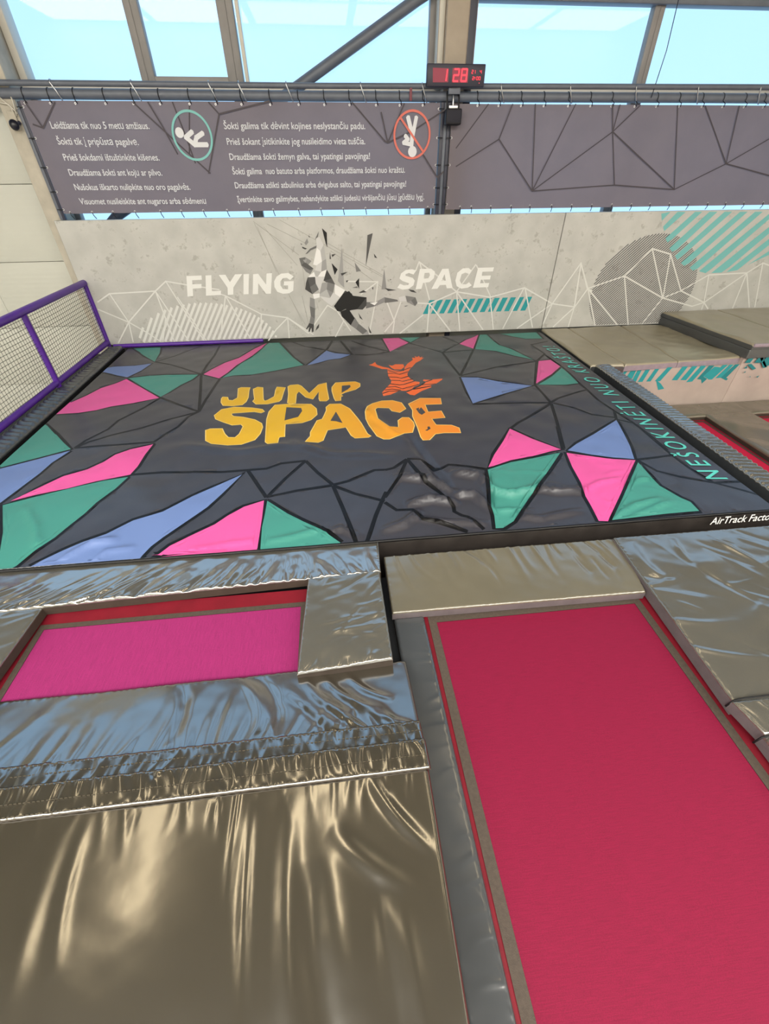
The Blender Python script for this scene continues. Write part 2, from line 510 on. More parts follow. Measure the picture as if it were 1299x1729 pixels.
def window(n, x0, x1, z0, z1, fl, fr, fb, ft):
    o = bpy.data.objects.new('window_%d' % n, None); o.location = (x0, WY, z0); C.objects.link(o); tag(o, kind='structure')
    bpy.context.view_layer.update()
    box('pane', (x0, WY, z0), (x1, WY + .012, z1), GLASS, o)
    if fl: box('stile', (x0 - .01, WY - .07, z0), (x0 + fl, WY + .07, z1), FRAME, o, .008)
    if fr: box('stile', (x1 - fr, WY - .07, z0), (x1 + .01, WY + .07, z1), FRAME, o, .008)
    if fb: box('bottom_rail', (x0, WY - .06, z0), (x1, WY + .06, z0 + fb), FRAME, o, .006)
    if ft: box('top_rail', (x0, WY - .06, z1 - ft), (x1, WY + .06, z1), FRAME, o, .006)


window(7, -8.4, -4.72, 3.62, 7.6, .10, .10, .03, .1)
window(8, -12, -8.4, 3.62, 7.6, .10, .10, .03, .1)
window(14, 5.4, 9.4, 4.67, 7.6, .08, .09, .05, .1)
window(15, 9.4, 16, 4.67, 7.6, .08, .09, .05, .1)
for n_, (xa, xb) in enumerate(((-4.36, -1.24), (-1.24, 1.9), (2.3, 5.38), (5.38, 9.4), (9.4, 16))):
    window(9 + n_, xa, xb, 1.60, 3.54, .09, .09, .04, .03)
window(1, -4.52, -2.56, 3.62, 7.6, .10, .10, .03, .1)
window(2, -2.56, -1.24, 3.62, 7.6, .10, .13, .115, .1)
window(3, -1.24, 1.84, 3.62, 7.6, .10, .09, .03, .1)
window(4, 2.4, 5.38, 3.62, 4.64, .05, .09, .03, .07)
window(5, 5.38, 9.4, 3.62, 4.64, .08, .09, .03, .07)
window(6, 9.4, 16, 3.62, 4.64, .08, .09, .03, .07)
box_l = tag(box('trim_1', (-4.36, 9.44, 3.60), (-4.255, 9.7, 7.6), FRAME_PALE, bevel=.01), kind='structure')
# second steel bars beside the mullions
mb = MB(); mb.box((-1.10, 9.46, 3.6), (-1.05, 9.56, 7.6), FRAME_PALE)
tag(mb.build('trim_2', bevel=.006), kind='structure')
# corner column and middle column
mb = MB(); mb.box((-4.60, 9.05, -1.9), (-4.365, 9.5, 8.0), COLCONC)
tag(mb.build('trim_3', bevel=.012), kind='structure')
mb = MB(); mb.box((1.94, 9.2, -1.9), (2.27, 9.62, 8.0), noisy(mat('column_paint', lin((164, 152, 138)), .6, .3), 5, .06))
mb.box((2.27, 9.22, -1.9), (2.40, 9.62, 8.0), STEEL_DARK)
mb.box((1.84, 9.3, 3.6), (1.94, 9.62, 8.0), FRAME_PALE)
tag(mb.build('trim_4', bevel=.01), kind='structure')
mb = MB()                                        # diagonal roof brace behind the pipes
mb.tube([gy(196, 366, 9.42) - np.array([.5, 0, .38]), gy(196, 366, 9.42), gy(508, 143, 9.42), gy(706, -2, 9.42), gy(706, -2, 9.42) + np.array([2.2, 0, 1.0])], .075, STEEL_GREY, 12)
tag(mb.build('trim_5', smooth='auto'), kind='structure')
mb = MB(); mb.box((2.3, 9.45, 4.565), (16, 9.66, 4.68), STEEL_GREY)
tag(mb.build('trim_6', bevel=.01), kind='structure')
# raised deck under the jump area (dark steel frame)
tag(box('trim_7', (-6.0, -3.0, -1.9), (2.95, 2.6, -0.24), GAPM), kind='structure')
tag(box('trim_8', (2.95, -3.0, -1.9), (4.33, 2.6, -0.24), GAPM), kind='structure')

# ================================================================== AIRBAG
AX0, AX1, AY0, AY1 = -3.96, 4.19, 2.86, 8.80
_as = sines(3, 14, .25, .9, .0022)
AF = []


def af(fn, pts, w, a, cv=0.0):
    q = [gz(*p) for p in fn(pts)]
    for p0, p1 in zip(q[:-1], q[1:]):
        d = (p1 - p0) * .25
        AF.append((p0[0] - d[0], p0[1] - d[1], p1[0] + d[0], p1[1] + d[1], w * .8, a * 2.2, cv, False))


# real slack folds of the cloth near the front edge
af(G_, [(110, 350), (300, 370), (490, 455)], .06, .035)
af(G_, [(170, 520), (300, 490), (470, 510)], .055, .03)
af(G_, [(470, 320), (620, 340), (720, 420)], .06, .035)
af(G_, [(480, 470), (600, 460), (700, 540)], .05, .03)
af(G_, [(700, 430), (850, 460), (1000, 430)], .05, .03)
af(G_, [(1000, 420), (1150, 440), (1299, 430)], .05, .028)
af(G_, [(730, 560), (880, 560), (1000, 560)], .03, .014)
af(G_, [(0, 690), (130, 650), (230, 570)], .05, .025)
af(G_, [(190, 110), (330, 290), (480, 460)], .05, -.02)
af(G_, [(900, 590), (1050, 610), (1299, 560)], .04, .02)
af(G_, [(250, 620), (450, 640), (680, 640)], .04, .02)
af(H_, [(240, 720), (400, 640), (560, 600)], .035, .016)
af(H_, [(380, 720), (540, 650), (640, 620)], .03, .014)
af(H_, [(20, 560), (150, 500), (280, 470)], .03, .012)
af(H_, [(330, 500), (440, 470), (520, 470)], .03, .012)
af(F_, [(480, 690), (650, 660), (880, 600)], .04, .016)
af(F_, [(880, 640), (1000, 600), (1130, 650)], .04, .018)
af(F_, [(0, 740), (250, 700), (420, 680)], .035, .014)
af(E_, [(420, 760), (620, 660), (760, 640)], .05, .02)
af(E_, [(640, 770), (720, 710), (880, 690)], .04, .016)
af(F_, [(0, 60), (300, 100), (600, 60), (900, 90)], .07, .010)
af(F_, [(700, 40), (900, 110), (1299, 120)], .06, .012)
af(C_, [(20, 560), (100, 640), (300, 800)], .05, .010)
af(E_, [(180, 430), (240, 560), (250, 700)], .05, .010)
for i in range(70):                                # fine creases in the slack zone
    x, y = rng.uniform(.3, 3.6), rng.uniform(2.95, 4.0); t = rng.normal(.5, .6); l = rng.uniform(.12, .4)
    AF.append((x, y, x + l * math.cos(t), y + l * math.sin(t), rng.uniform(.016, .03), rng.uniform(-.006, .012), rng.uniform(-.15, .15), False))
for i in range(46):                                # small gathers along the front hem
    x = rng.uniform(-3.5, 4.1); AF.append((x, AY0 - .02, x + rng.uniform(-.18, .18), AY0 + rng.uniform(.12, .4), rng.uniform(.015, .03), rng.uniform(.004, .011), rng.uniform(-.1, .1), True))


def air_h(x, y):
    x = np.asarray(x, float); y = np.asarray(y, float)
    u = np.clip((x - AX0) / (AX1 - AX0), 0, 1); v = np.clip((y - AY0) / (AY1 - AY0), 0, 1)
    b = (1 - (2 * u - 1) ** 4) * (1 - (2 * v - 1) ** 4)
    e = np.clip(np.minimum(np.minimum(u, 1 - u) * 8, np.minimum(v, 1 - v) * 6) / .25, 0, 1)
    return -0.03 + 0.05 * b + (_as(x, y) + fold_sum(AF, x, y)) * (.25 + .75 * e)


def on_air(p):
    z = 0.0
    for _ in range(5):
        q = gz(p[0], p[1], z); z = float(air_h(q[0:1], q[1:2])[0])
    return (q[0], q[1])


def ap(fn, pts): return [on_air(p) for p in fn(pts)]


fills = []       # (material, [outer, holes...], outlined)
for m, fn, pts in [
    (TEAL, A_, [(895, 108), (1090, 100), (1075, 150), (1045, 203), (980, 165)]),
    (BLUE, A_, [(680, 270), (715, 245), (770, 236), (905, 230), (1025, 215), (950, 265), (860, 308), (790, 295)]),
    (TEAL, A_, [(868, 314), (1010, 298), (1120, 292), (1299, 290), (1340, 290), (1299, 322), (1220, 360), (1140, 410), (1085, 440), (980, 382)]),
    (PINK, A_, [(365, 558), (400, 512), (480, 478), (585, 432), (680, 382), (780, 350), (855, 320), (960, 380), (1075, 447), (900, 482), (750, 505), (650, 530), (530, 548)]),
    (TEAL, A_, [(295, 622), (380, 695), (430, 750), (478, 793), (330, 832), (0, 918), (-200, 965), (-100, 930), (0, 880), (60, 830), (180, 725)]),
    (BLUE, E_, [(475, 44), (350, 125), (270, 195), (150, 285), (10, 390), (-200, 530), (-200, 215), (0, 166), (240, 105)]),
    (PINK, E_, [(1035, 0), (980, 70), (930, 150), (880, 205), (780, 225), (650, 250), (450, 300), (70, 385), (250, 300), (430, 215), (590, 170), (700, 120), (780, 70), (880, 35)]),
    (TEAL, E_, [(865, 222), (780, 300), (650, 395), (570, 470), (480, 540), (370, 630), (240, 715), (110, 822), (60, 850), (-300, 850), (0, 720), (20, 600), (18, 412), (250, 352), (500, 292), (700, 247)]),
    (BLUE, E_, [(200, 830), (420, 720), (560, 660), (720, 605), (900, 515), (1100, 455), (1299, 352), (1430, 295), (1635, 205), (1500, 335), (1400, 425), (1299, 495), (1100, 630), (1020, 690), (960, 752), (930, 800)]),
    (PINK, F_, [(484, 420), (470, 540), (440, 735), (430, 780), (-280, 790), (-230, 785), (-150, 725), (0, 652), (150, 582), (240, 522), (350, 462)]),
    (TEAL, F_, [(506, 422), (640, 507), (750, 562), (880, 622), (1000, 705), (990, 740), (455, 780), (460, 732), (470, 600), (490, 510)]),
    (PINK, B_, [(75, 288), (130, 255), (220, 210), (320, 175), (420, 115), (505, 76), (470, 110), (400, 165), (300, 225), (240, 275), (180, 315)]),
    (TEAL, B_, [(520, 73), (585, 73), (680, 175), (750, 225), (650, 245), (550, 265), (400, 290), (280, 295), (200, 313), (260, 270), (330, 215), (420, 160), (480, 110)]),
    (BLUE, B_, [(905, 128), (960, 145), (1070, 155), (1000, 180), (920, 190), (850, 210), (775, 226), (840, 180)]),
    (PINK, C_, [(185, 124), (292, 121), (360, 155), (235, 215)]),
    (TEAL, C_, [(302, 121), (440, 117), (375, 151)]),
    (PINK, C_, [(832, 100), (798, 195), (705, 162), (750, 135)]),
    (TEAL, C_, [(843, 100), (885, 97), (930, 140), (970, 170), (1050, 195), (1130, 235), (1205, 270), (1090, 245), (950, 210), (810, 198)]),
    (TEAL, C_, [(965, 92), (1205, 67), (1265, 126), (1150, 128), (1060, 112)]),
    (BLUE, C_, [(715, 388), (830, 390), (960, 415), (1195, 445), (1000, 500), (795, 565), (755, 480)]),
    (PINK, D_, [(140, 238), (220, 230), (285, 275), (225, 328), (122, 390)]),
    (TEAL, D_, [(295, 285), (350, 330), (408, 388), (330, 398), (135, 398), (230, 342)]),
    (PINK, G_, [(845, 15), (1000, 85), (1190, 155), (1000, 200), (850, 228), (700, 275), (740, 190), (800, 100)]),
    (TEAL, G_, [(1185, 178), (1090, 320), (1000, 450), (930, 550), (870, 640), (800, 685), (750, 688), (740, 600), (720, 540), (715, 400), (695, 292), (850, 242), (1000, 215)]),
    (BLUE, H_, [(268, 78), (320, 170), (360, 250), (390, 340), (250, 330), (100, 310), (-60, 282), (0, 237), (120, 170)]),
    (PINK, H_, [(-68, 298), (0, 308), (200, 335), (398, 348), (300, 570), (212, 760), (150, 758), (100, 660), (60, 590), (30, 500), (-30, 392)]),
    (TEAL, H_, [(415, 362), (500, 455), (560, 520), (700, 600), (770, 630), (828, 690), (600, 710), (240, 752), (330, 560)]),
]:
    fills.append((m, [ap(fn, pts)], True))
air_lines = [
    (A_, [(1045, 205), (1180, 165), (1299, 120), (1375, 92)]), (A_, [(1050, 205), (1150, 222), (1230, 245), (1299, 268), (1360, 288)]),
    (A_, [(870, 112), (890, 108)]), (A_, [(1085, 445), (1200, 490), (1299, 525), (1345, 540)]),
    (A_, [(1080, 450), (980, 510), (860, 570), (800, 600), (730, 660), (580, 735), (505, 785)]),
    (A_, [(505, 785), (600, 745), (750, 700), (960, 650), (1150, 590), (1299, 552), (1345, 540)]),
    (A_, [(505, 785), (700, 770), (1045, 745)]), (A_, [(1040, 745), (1120, 690), (1200, 645), (1270, 575), (1345, 540)]),
    (A_, [(300, 615), (230, 560)]),
    (B_, [(60, 288), (55, 400), (45, 540)]), (B_, [(185, 320), (150, 370), (90, 460), (45, 540)]), (B_, [(185, 95), (150, 160), (100, 225), (65, 285)]),
    (B_, [(680, 72), (760, 100), (905, 125)]), (B_, [(945, 62), (905, 125)]), (B_, [(1000, 62), (1080, 155), (1170, 160), (1299, 137)]),
    (C_, [(0, 235), (90, 235), (235, 215)]), (B_, [(1075, 62), (1150, 90), (1299, 128)]), (C_, [(0, 150), (100, 185), (230, 212)]),
    (C_, [(360, 155), (480, 190), (590, 222)]), (C_, [(590, 222), (640, 190), (705, 160), (590, 115)]), (C_, [(590, 222), (700, 210), (800, 203)]),
    (C_, [(590, 222), (640, 290), (710, 378)]), (C_, [(800, 200), (760, 280), (710, 378)]), (C_, [(710, 378), (950, 320), (1225, 280)]),
    (D_, [(125, 240), (180, 190), (90, 128), (200, 105)]), (D_, [(125, 240), (115, 400)]), (C_, [(1205, 272), (1225, 278)]), (C_, [(1195, 445), (1215, 443)]),
    (D_, [(115, 400), (170, 460), (220, 520)]), (C_, [(795, 570), (930, 565), (1299, 560), (1320, 560)]), (D_, [(220, 525), (100, 600), (0, 655), (-60, 700)]),
    (D_, [(220, 520), (270, 490), (380, 455), (465, 432)]),
    (D_, [(180, 195), (300, 280), (410, 385), (470, 435), (540, 500), (650, 575), (770, 650), (880, 730), (1010, 839)]),
    (H_, [(510, 200), (640, 310), (760, 400), (930, 500)]), (H_, [(400, 105), (510, 200)]),
    (D_, [(240, 522), (380, 555), (500, 600), (660, 620)]), (D_, [(650, 575), (665, 632), (770, 655)]), (D_, [(225, 525), (260, 640), (310, 830)]),
    (H_, [(408, 345), (530, 330), (640, 315)]), (H_, [(415, 350), (540, 420), (700, 460), (930, 500), (1130, 490)]), (H_, [(930, 500), (1100, 545), (1230, 580), (1299, 605)]),
    (E_, [(880, 207), (1100, 190), (1299, 188)]), (F_, [(0, 226), (200, 228), (370, 215), (500, 205), (600, 170), (765, 152)]),
    (F_, [(340, 240), (375, 217), (500, 400)]), (F_, [(500, 400), (620, 280), (765, 152)]), (F_, [(500, 397), (700, 355), (945, 318)]),
    (F_, [(765, 152), (850, 235), (950, 315)]), (F_, [(950, 315), (1050, 290), (1230, 215), (1299, 213)]), (G_, [(0, 295), (60, 280), (150, 220)]),
    (F_, [(950, 318), (1100, 375), (1299, 425)]), (F_, [(950, 320), (1020, 480), (1105, 700)]), (F_, [(1280, 425), (1240, 520), (1180, 700)]),
    (F_, [(1280, 425), (1310, 360)]), (G_, [(0, 480), (100, 340), (148, 222)]), (F_, [(880, 622), (1010, 700)]),
    (G_, [(150, 218), (245, 222), (335, 290), (380, 285), (430, 258), (550, 268), (690, 288)]),
    (G_, [(155, 225), (280, 350), (400, 470), (465, 540), (470, 575), (520, 600), (560, 610), (670, 695)]),
    (G_, [(0, 512), (80, 565), (185, 562), (260, 620), (380, 645), (560, 712)]), (G_, [(1205, 160), (1165, 0)]),
    (E_, [(10, 400), (-60, 440)]), (E_, [(110, 822), (60, 850)]),
]
strokes = [ribbon2(ap(fn, pts), .042) for fn, pts in air_lines]
for m, loops, out in list(fills):
    lp = loops[0]
    strokes.append(ribbon2(lp + [lp[0], lp[1]], .076))
logo = [
    [K_([(98, 262), (104, 255), (124, 256), (128, 270), (150, 272), (175, 258), (178, 214), (190, 210), (232, 210), (226, 225), (222, 258), (212, 278), (195, 292), (150, 297), (105, 295), (96, 280)])],
    [K_([(250, 217), (270, 208), (292, 210), (294, 265), (300, 274), (318, 270), (350, 252), (356, 222), (362, 207), (400, 210), (392, 230), (380, 268), (370, 276), (315, 288), (262, 289), (247, 275), (256, 265), (252, 240)])],
    [K_([(413, 283), (418, 240), (415, 205), (425, 199), (460, 196), (475, 202), (515, 238), (560, 197), (595, 187), (597, 215), (607, 265), (595, 274), (567, 274), (563, 262), (560, 228), (530, 266), (500, 256), (468, 228), (452, 242), (448, 285), (425, 288)])],
    [B_([(945, 375), (970, 345), (1100, 338), (1130, 350), (1130, 370), (1100, 390), (1030, 410), (1000, 425), (1015, 435), (1000, 440), (1000, 465), (970, 468), (960, 450), (945, 400)]), B_([(1010, 365), (1065, 360), (1070, 372), (1050, 390), (1008, 413)])],
    [B_([(150, 565), (200, 525), (280, 510), (400, 515), (470, 525), (485, 540), (465, 548), (420, 540), (340, 545), (270, 550), (260, 560), (275, 572), (340, 578), (420, 595), (465, 620), (472, 645), (455, 690), (420, 730), (330, 760), (240, 765), (130, 755), (92, 735), (92, 665), (120, 657), (200, 655), (215, 690), (240, 715), (290, 715), (320, 690), (345, 640), (330, 625), (270, 630), (210, 610), (160, 590)])],
    [B_([(495, 745), (505, 590), (520, 540), (560, 495), (640, 490), (800, 490), (835, 520), (840, 560), (800, 595), (740, 615), (625, 625), (620, 710), (590, 710), (580, 720), (575, 750), (510, 755)]), B_([(635, 510), (735, 515), (742, 535), (715, 575), (622, 600)])],
    [B_([(905, 510), (930, 490), (1000, 488), (1060, 520), (1110, 580), (1140, 620), (1180, 690), (1205, 705), (1190, 712), (1100, 718), (1075, 700), (1040, 645), (970, 655), (910, 665), (880, 735), (850, 747), (765, 742), (800, 705), (800, 680), (845, 600), (880, 590), (895, 560), (908, 530)]), B_([(970, 540), (1015, 617), (970, 605), (932, 602)])],
    [C_([(70, 620), (85, 585), (120, 565), (180, 548), (250, 545), (310, 560), (340, 600), (300, 625), (250, 615), (230, 595), (150, 592), (132, 605), (150, 665), (185, 690), (230, 720), (295, 725), (292, 680), (320, 660), (360, 660), (390, 690), (398, 715), (385, 760), (330, 765), (230, 805), (195, 805), (150, 785), (95, 710), (75, 670)])],
    [C_([(362, 568), (440, 530), (575, 530), (582, 568), (470, 572), (490, 622), (580, 615), (605, 660), (515, 668), (545, 710), (650, 712), (700, 730), (712, 762), (600, 762), (540, 770), (500, 810), (460, 812), (445, 790), (425, 730), (390, 650), (390, 610)]), C_([(410, 600), (432, 592), (430, 608), (445, 590), (475, 625), (450, 642), (430, 630)]), C_([(472, 745), (490, 738), (488, 722), (502, 720), (510, 735), (485, 750)])],
]
jumper = [
    C_([(92, 305), (115, 298), (135, 285), (140, 297), (150, 305), (190, 318), (225, 325), (255, 340), (218, 333), (180, 332), (140, 318), (120, 312)]),
    C_([(225, 305), (250, 310), (270, 300), (325, 300), (332, 318), (310, 335), (265, 335), (245, 325)]),
    C_([(335, 320), (350, 300), (390, 270), (383, 255), (408, 258), (400, 245), (420, 252), (430, 243), (438, 255), (455, 247), (448, 258), (465, 255), (440, 275), (410, 290), (385, 318), (360, 335), (330, 345)]),
    C_([(218, 335), (265, 342), (330, 345), (378, 322), (358, 350), (352, 370), (365, 390), (400, 415), (437, 420), (430, 440), (400, 450), (380, 470), (340, 480), (300, 478), (240, 505), (190, 515), (182, 490), (215, 455), (240, 430), (245, 410), (225, 385), (220, 360)]),
    C_([(345, 490), (385, 468), (430, 452), (460, 430), (485, 418), (458, 412), (462, 403), (500, 405), (590, 397), (588, 404), (540, 435), (510, 440), (515, 455), (450, 480), (400, 510), (370, 505)]),
]
jumper_lines = [C_(p) for p in [
    [(220, 342), (270, 354), (310, 345), (375, 322)], [(218, 362), (262, 360), (300, 368), (358, 350)], [(222, 386), (280, 388), (312, 395), (362, 380)],
    [(245, 408), (300, 410), (320, 416), (390, 398)], [(238, 432), (300, 440), (330, 436), (405, 412)], [(215, 455), (270, 450), (320, 466), (430, 436)],
    [(200, 474), (250, 468), (310, 475)], [(186, 497), (230, 482), (300, 480)], [(350, 486), (430, 450), (470, 424)], [(390, 470), (512, 447)], [(440, 440), (545, 432)], [(480, 418), (520, 404)]]]
gx0, gx1 = on_air((350, 700))[0], on_air((780, 700))[0]
GOLD = ramp_mat('gold_to_orange_print', gx0, gx1, [lin((206, 162, 26)), lin((208, 164, 28)), lin((214, 146, 32)), lin((218, 122, 40))])
for lp in logo:
    fills.append((GOLD, [[on_air(p) for p in l] for l in lp], False))
for lp in jumper:
    fills.append((ORANGE, [[on_air(p) for p in lp]], False))
for lp in jumper_lines:
    fills.append((LINE, [ribbon2([on_air(p) for p in lp], .026)], False))

# pale outlines round the logo letters lie under the letters
out_fills = [(EDGEGOLD, [ribbon2([*l[0], l[0][0], l[0][1]], .022)], False) for m, l, o in fills if m is GOLD]


def inside(px, py, loop):
    q = np.array(loop); x, y = q[:, 0], q[:, 1]; x2, y2 = np.roll(x, -1), np.roll(y, -1)
    r = np.zeros(px.shape, bool)
    for a, b, c, d in zip(x, y, x2, y2):
        if b == d: continue
        r ^= ((b > py) != (d > py)) & (px < (c - a) * (py - b) / (d - b) + a)
    return r


def nonzero(px, py, loop):
    """winding rule, for ribbons that cross themselves"""
    q = np.array(loop); x, y = q[:, 0], q[:, 1]; x2, y2 = np.roll(x, -1), np.roll(y, -1)
    w = np.zeros(px.shape, int)
    for a, b, c, d in zip(x, y, x2, y2):
        cr = (c - a) * (py - b) - (px - a) * (d - b)
        w += ((b <= py) & (d > py) & (cr > 0)).astype(int) - ((b > py) & (d <= py) & (cr < 0)).astype(int)
    return w != 0


def clampA(p): return (min(max(p[0], AX0), AX1), min(max(p[1], AY0), AY1))


V2, E2 = [], []


def loop_in(l):
    k = len(V2); l = [clampA(p) for p in l]
    V2.extend(l); n = len(l)
    E2.extend((k + i, k + (i + 1) % n) for i in range(n))


loop_in([(AX0, AY0), (AX1, AY0), (AX1, AY1), (AX0, AY1)])
for s_ in strokes: loop_in(s_)
for m, ls, o in fills + out_fills:
    for l in ls: loop_in(l)
yy = AY0
ys = []
while yy < AY1:
    ys.append(yy); yy += .028 if yy < 4.1 else (.04 if yy < 5.2 else .07)
for y in ys[1:]:
    st = .03 if y < 4.1 else (.045 if y < 5.2 else .08)
    for x in np.arange(AX0 + st * .5, AX1, st): V2.append((x + rng.uniform(-.1, .1) * st, y + rng.uniform(-.1, .1) * .02))
cv, ce, cf, _, _, _ = delaunay_2d_cdt([Vector(p) for p in V2], E2, [], 0, 1e-5)
cvn = np.array([(p[0], p[1]) for p in cv]); cfn = np.array([f for f in cf if len(f) == 3])
ctr = cvn[cfn].mean(1); px_, py_ = ctr[:, 0], ctr[:, 1]
air_m = [CHAR, LINE, PINK, TEAL, BLUE, GOLD, ORANGE, EDGEGOLD]
mi = np.zeros(len(cfn), np.int32)


def bbmask(l):
    q = np.array(l); a, b = q.min(0), q.max(0)
    return np.nonzero((px_ >= a[0]) & (px_ <= b[0]) & (py_ >= a[1]) & (py_ <= b[1]))[0]


for s_ in strokes:
    k = bbmask(s_); mi[k[nonzero(px_[k], py_[k], s_) | nonzero(px_[k], py_[k], s_[::-1])]] = 1
for m, ls, o in [f for f in fills if f[2]] + out_fills + [f for f in fills if not f[2]]:
    k = bbmask(ls[0])
    if m is EDGEGOLD:
        ins = nonzero(px_[k], py_[k], ls[0]) | nonzero(px_[k], py_[k], ls[0][::-1])
    else:
        ins = np.zeros(len(k), bool)
        for l in ls: ins ^= inside(px_[k], py_[k], l)
    mi[k[ins]] = air_m.index(m)
cz = air_h(cvn[:, 0], cvn[:, 1])
area = np.cross(cvn[cfn[:, 1]] - cvn[cfn[:, 0]], cvn[cfn[:, 2]] - cvn[cfn[:, 0]])
cfn[area < 0] = cfn[area < 0][:, ::-1]
airbag = thing('landing_airbag', (0.1, 5.8, -1.9), 'big black inflated landing airbag printed with pink, teal and blue triangles', 'airbag')
me = bpy.data.meshes.new('top_sheet')
me.from_pydata([(a[0], a[1], z) for a, z in zip(cvn, cz)], [], cfn.tolist())
for m in air_m: me.materials.append(m)
me.polygons.foreach_set('material_index', mi); me.polygons.foreach_set('use_smooth', np.ones(len(cfn), bool)); me.update()
put('top_sheet', me, airbag)
# side walls of the bag (front one is the lettered skirt)
xs = np.linspace(AX0, AX1, 420); zz = np.array([0, .012, .035, .08, .14, .2, .26, .4, .7, .95, 1.4, 1.85])
Xg, Zg = np.meshgrid(xs, zz)
top = air_h(xs, np.full_like(xs, AY0))
Zw = top[None, :] - Zg
bulge = -.05 * np.sin(np.clip(Zg / 1.85, 0, 1) * math.pi) ** .6 + .006 * np.sin(Xg * 19 + 2 * np.sin(Xg * 3.1)) * np.clip(Zg / .1, 0, 1)
SKIRT = noisy(mat('black_brown_skirt_cloth', lin((40, 36, 34)), .45, .45), 8, .15, .1, 40)
grid_mesh('skirt', Xg, AY0 + bulge, Zw, SKIRT, airbag)
mb = MB()
hem = [(x, AY0 - .012 - .002, float(air_h(np.array([x]), np.array([AY0]))[0]) + .004) for x in np.linspace(AX0, AX1, 120)]
mb.tube(hem, .014, LINE, 6)
mb.build('hem_piping', airbag, smooth=True)
mb = MB()
mb.box((AX0 - .02, AY0 + .02, -1.88), (AX0, AY1, -.05), BLACK); mb.box((AX1, AY0 + .02, -1.88), (AX1 + .02, AY1, -.05), BLACK); mb.box((AX0, AY1, -1.88), (AX1, AY1 + .02, -.05), BLACK)
mb.build('side_wall', airbag)


def lift_air(p):
    q = p.copy(); q[:, 2] = air_h(p[:, 0], p[:, 1]) + .006; return q


text_on(None, 'NEŠOKINĖTI NUO KRAŠTO!', (4.10, 3.40, 0), (4.10, 7.90, 0), (-1, 0, 0), .245, TEALTXT, .004, .10, lift_air, 1.42, airbag)
p0 = gy(1197, 884, AY0 - .05)
text_on(None, 'AirTrack Factory', (p0[0], AY0 - .066, p0[2]), (p0[0] + .71, AY0 - .066, p0[2] + .0), (0, .12, 1), .080, WHITE_INK, .008, split=airbag)

# ================================================================== MURAL WALL PADS
MY = 8.95


def wall_pad(x0, x1, label):
    o = thing('wall_pad', ((x0 + x1) / 2, MY, 0), label, 'wall pad')
    z1 = 1.985
    mb_ = MB(); mb_.box((x0, MY, 0.0), (x1, MY + .09, z1), CONC)
    mb_.build('padded_panel', o, bevel=.012, seg=3)
    return o


SEAM = 4.275
padL = wall_pad(-4.45, SEAM - .006, 'wide concrete-print wall pad with a faceted flying man and white FLYING SPACE lettering')
padR = wall_pad(SEAM + .006, 12.0, 'concrete-print wall pad with a dark hatched circle and pale teal stripes, above the raised mats')


def wp(fn, pts, off=0.0): return [gy(x, y, MY - off) for x, y in fn(pts)]


def side_of(pts):
    return padL if sum(p[0] for p in pts) / len(pts) < SEAM else padR


ink = {}


def inkmb(name, par):
    return ink.setdefault((name, par.name), (MB(), par, name))[0]


def wpoly(name, fn, loops, m, lift):
    L = [wp(fn, l, lift) for l in loops]
    if name in ('letter', 'teal_bar', 'teal_stripe'):
        b_ = MB(); b_.poly(L, m); b_.build(name, side_of(L[0])); return
    st_ = ink_step(); L = [[(p[0], p[1] - st_, p[2]) for p in l] for l in L]
    inkmb(name, side_of(L[0])).poly(L, m)


def clipx(a, b, lo, hi):
    """clip a segment to lo <= x <= hi"""
    if a[0] > b[0]: a, b = b, a
    if b[0] <= lo or a[0] >= hi: return None
    f = lambda x: a + (b - a) * ((x - a[0]) / (b[0] - a[0] + 1e-12))
    return (f(lo) if a[0] < lo else a), (f(hi) if b[0] > hi else b)


def wline(name, fn, pts, w, m, lift):
    q = wp(fn, pts, lift)
    for a, b in zip(q[:-1], q[1:]):
        for par, lo, hi in ((padL, -4.44, SEAM - .01), (padR, SEAM + .01, 12)):
            c = clipx(a, b, lo, hi)
            if c is None: continue
            lo_z = .27 if c[0][0] > 7 else .0
            ribbon_quads(inkmb(name, par), c, w, m, 'Y', MY - lift)


def chord(cx, cz, rx, rz, p, d):
    """segment of line p + t d inside an ellipse"""
    px, pz = (p[0] - cx) / rx, (p[1] - cz) / rz; dx, dz = d[0] / rx, d[1] / rz
    a = dx * dx + dz * dz; b = 2 * (px * dx + pz * dz); c = px * px + pz * pz - 1
    D = b * b - 4 * a * c
    if D <= 0: return None
    s = math.sqrt(D); return (-b - s) / (2 * a), (-b + s) / (2 * a)


# left pale hatched circle
c0 = gy(356, 583, MY); rl = gy(470, 575, MY)[0] - c0[0]; rt = gy(350, 511, MY)[2] - c0[2]
dirn = np.array([.56, .83])
nrm = np.array([-dirn[1], dirn[0]])
k = inkmb('hatched_circle', padL)
for i in range(-20, 21):
    p = np.array([c0[0], c0[2]]) + nrm * i * .083
    t = chord(c0[0], c0[2], rl, rt, p, dirn)
    if t is None: continue
    lo = max(t[0], (0.03 - p[1]) / dirn[1]); hi = t[1]
    if hi - lo < .04: continue
    a, b = p + dirn * lo, p + dirn * hi; n = nrm * .021
    k.add([(q[0], MY - .0012, q[1]) for q in (a - n, b - n, b + n, a + n)], [(0, 1, 2, 3)], LINE_INK)
